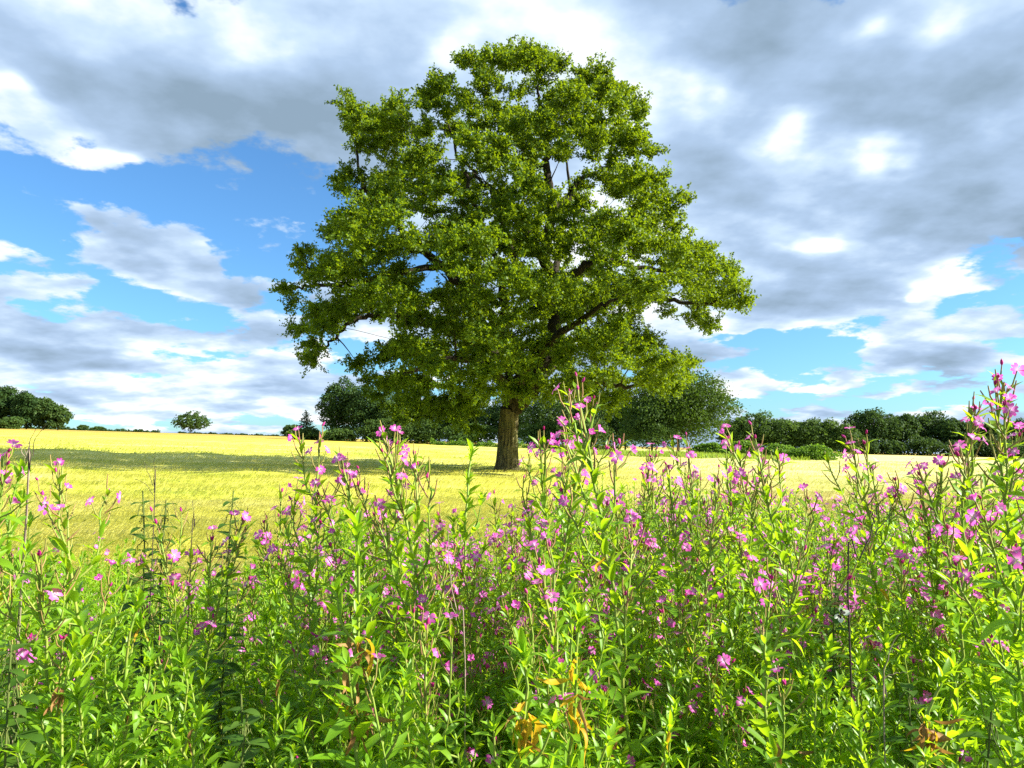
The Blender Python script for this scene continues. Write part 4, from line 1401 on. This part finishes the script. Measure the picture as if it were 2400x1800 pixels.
for i, (px, py, y, lab) in enumerate([(318, 1062, 2.0, 'dark nettle spire in the gap before the barley, left one'), (345, 1078, 2.15, 'dark nettle touching the left spire from the right'), (482, 1062, 2.1, 'dark nettle spire in the gap before the barley, right one'),
                                      (100, 1370, 1.45, 'dark nettle with hanging catkins in the lower left'), (85, 1400, 1.35, 'dark nettle beside the withered willowherb at the lower left'), (500, 1520, 1.35, 'brownish nettle at the bottom left of centre'),
                                      (520, 1490, 1.5, 'nettle behind the brownish nettle at the bottom left of centre'), (1965, 1480, 1.5, 'nettle with catkins at the bottom right'), (2075, 1500, 1.4, 'second nettle with catkins at the bottom right'), (1770, 1240, 1.9, 'fine dark nettle right of the large pale bloom')]):
    nettle(px, py, y, 600 + i, lab)
# bare twigs and dry stalks
def twig(paths, y, rad_, mat, label):
    b = at(*paths[0][0], y)
    root = empty('dry_stalk', (b[0], y, float(gz(b[0], y))))
    tag(root, label, 'dry stalk', 'dry stalks and bare twigs in the flower bank')
    org = np.array([b[0], y, float(gz(b[0], y))])
    for k, pth in enumerate(paths):
        P = np.array([at(a, c, y + .02 * k) for a, c in pth])
        if k == 0:
            P = np.vstack([[P[0][0], y, org[2]], P])
        P = smooth_path(P, 4)
        P[1:] += np.cumsum(rp.normal(size=(len(P) - 1, 3)) * .0016, 0)
        V, Q_ = tube(P, np.linspace(rad_ if k == 0 else rad_ * .6, rad_ * .35, len(P)), 5)
        link('stem' if k == 0 else 'side_twig', mesh('twig', V - org, [Q_], M[mat]), root)
twig([[(48, 1120), (62, 1020), (72, 985), (70, 960), (88, 930)], [(72, 985), (74, 955), (100, 928)]], 1.7, .0015, 'dark_stem', 'dark forked bare twig rising over the barley at the far left')
twig([[(55, 1110), (53, 1010), (52, 975)], [(53, 985), (45, 965), (33, 948)], [(53, 990), (60, 970), (66, 950)]], 1.75, .0015, 'dry_stem', 'pale broken dry stalk at the far left beside the dark twig')
twig([[(1838, 1290), (1862, 1215), (1885, 1160), (1893, 1110)], [(1885, 1160), (1905, 1140), (1935, 1118)], [(1890, 1130), (1880, 1105), (1868, 1090)], [(1893, 1112), (1900, 1092), (1912, 1080)]], 1.7, .0026, 'dark_stem', 'dark bare leaning twig in the right part of the flower bank')
twig([[(1000, 1440), (985, 1330), (968, 1260), (960, 1200), (962, 1130)], [(985, 1340), (975, 1310), (960, 1295)]], 1.6, .0016, 'dry_stem', 'pale bent dry stalk below the oak trunk, left')
twig([[(330, 1120), (331, 1060), (333, 1020), (331, 985)], [(331, 1070), (315, 1055), (288, 1040)], [(331, 1050), (318, 1020), (310, 1000)]], 2.0, .0014, 'dark_stem', 'thin dark twig over the barley beside the left nettle spire')
twig([[(404, 1220), (408, 1140), (412, 1110), (408, 1085)], [(410, 1150), (425, 1130), (440, 1118)], [(408, 1130), (390, 1110), (380, 1085)]], 2.0, .0014, 'dark_stem', 'thin dark twig between the two nettle spires')
twig([[(1905, 1590), (1910, 1500), (1905, 1440), (1918, 1400), (1942, 1360)], [(1906, 1470), (1930, 1458), (1952, 1452)]], 1.5, .0018, 'dry_stem', 'pale dry stalk with a side twig at the lower right')
# white butterfly
def butterfly():
    p = at(1816, 1326, 1.62)
    root = empty('butterfly', p)
    tag(root, 'small white butterfly with spread wings among the leaves at right', 'butterfly')
    V, Q_ = tube(np.array([[0, 0, -.010], [0, 0, -.004], [0, 0, .004], [0, 0, .009]]), [.0006, .0016, .0018, .0010], 6)
    link('body', mesh('butterfly_body', V, [Q_], M['dark_stem']), root)
    for sgn, nm in ((-1, 'wing'), (1, 'wing')):
        for zc, w_, h_ in ((.006, .016, .011), (-.007, .013, .010)):
            a = np.linspace(0, 2 * math.pi, 13)[:-1]
            xx = sgn * (w_ * .5 + np.cos(a) * w_ * .5)
            zz_ = zc * 1.2 + np.sin(a) * h_ * .62 + np.abs(xx) * (.25 if zc > 0 else -.2)
            yy = -.22 * np.abs(xx)
            Vw = np.vstack([[0, 0, zc * .4], np.stack([xx, yy, zz_], -1)])
            T_ = [[0, i + 1, (i + 1) % 12 + 1] for i in range(12)]
            link(nm, mesh('butterfly_wing', Vw, [np.array(T_)], M['white_wing']), root)
    root.rotation_euler = (R(10), R(35), R(20))
butterfly()
# grass among the stems and along the crop edge
def bank_grass():
    r = np.random.default_rng(99)
    g = Geo()
    n = 1500
    y = np.concatenate([r.uniform(1.5, 4.5, 500), r.uniform(4.4, 6.0, n - 500)])
    x = r.uniform(-1, 1, n) * (y * .74 + .3)
    for a, b in zip(x, y):
        px = (1200 + FPX * a / b) / K
        L = min(r.uniform(.75, 1.2), ztop(px, env(px) + 25, b))
        d = r.uniform(0, 6.28); ln_ = r.uniform(.05, .35)
        tt = np.linspace(0, 1, 6)
        P = np.stack([a + math.cos(d) * ln_ * tt ** 2, b + math.sin(d) * ln_ * tt ** 2, float(gz(a, b)) + L * (tt - .12 * tt ** 3)], -1)
        wv = np.array([-math.sin(d), math.cos(d), 0]) * r.uniform(.002, .0045)
        wd = (1 - tt) ** .5
        V = np.empty((12, 3)); V[0::2] = P - wv * wd[:, None]; V[1::2] = P + wv * wd[:, None]
        Q_ = [[2 * i, 2 * i + 1, 2 * i + 3, 2 * i + 2] for i in range(5)]
        g.add(V - np.array([0, 4, 0]), Q_)
    o = link('bank_grass', g.mesh('bank_grass', M['grass_blade']))
    o.location = (0, 4, 0)
    tag(o, 'tall thin grass growing between the willowherb and along the crop edge', 'grass', kind='stuff')
bank_grass()
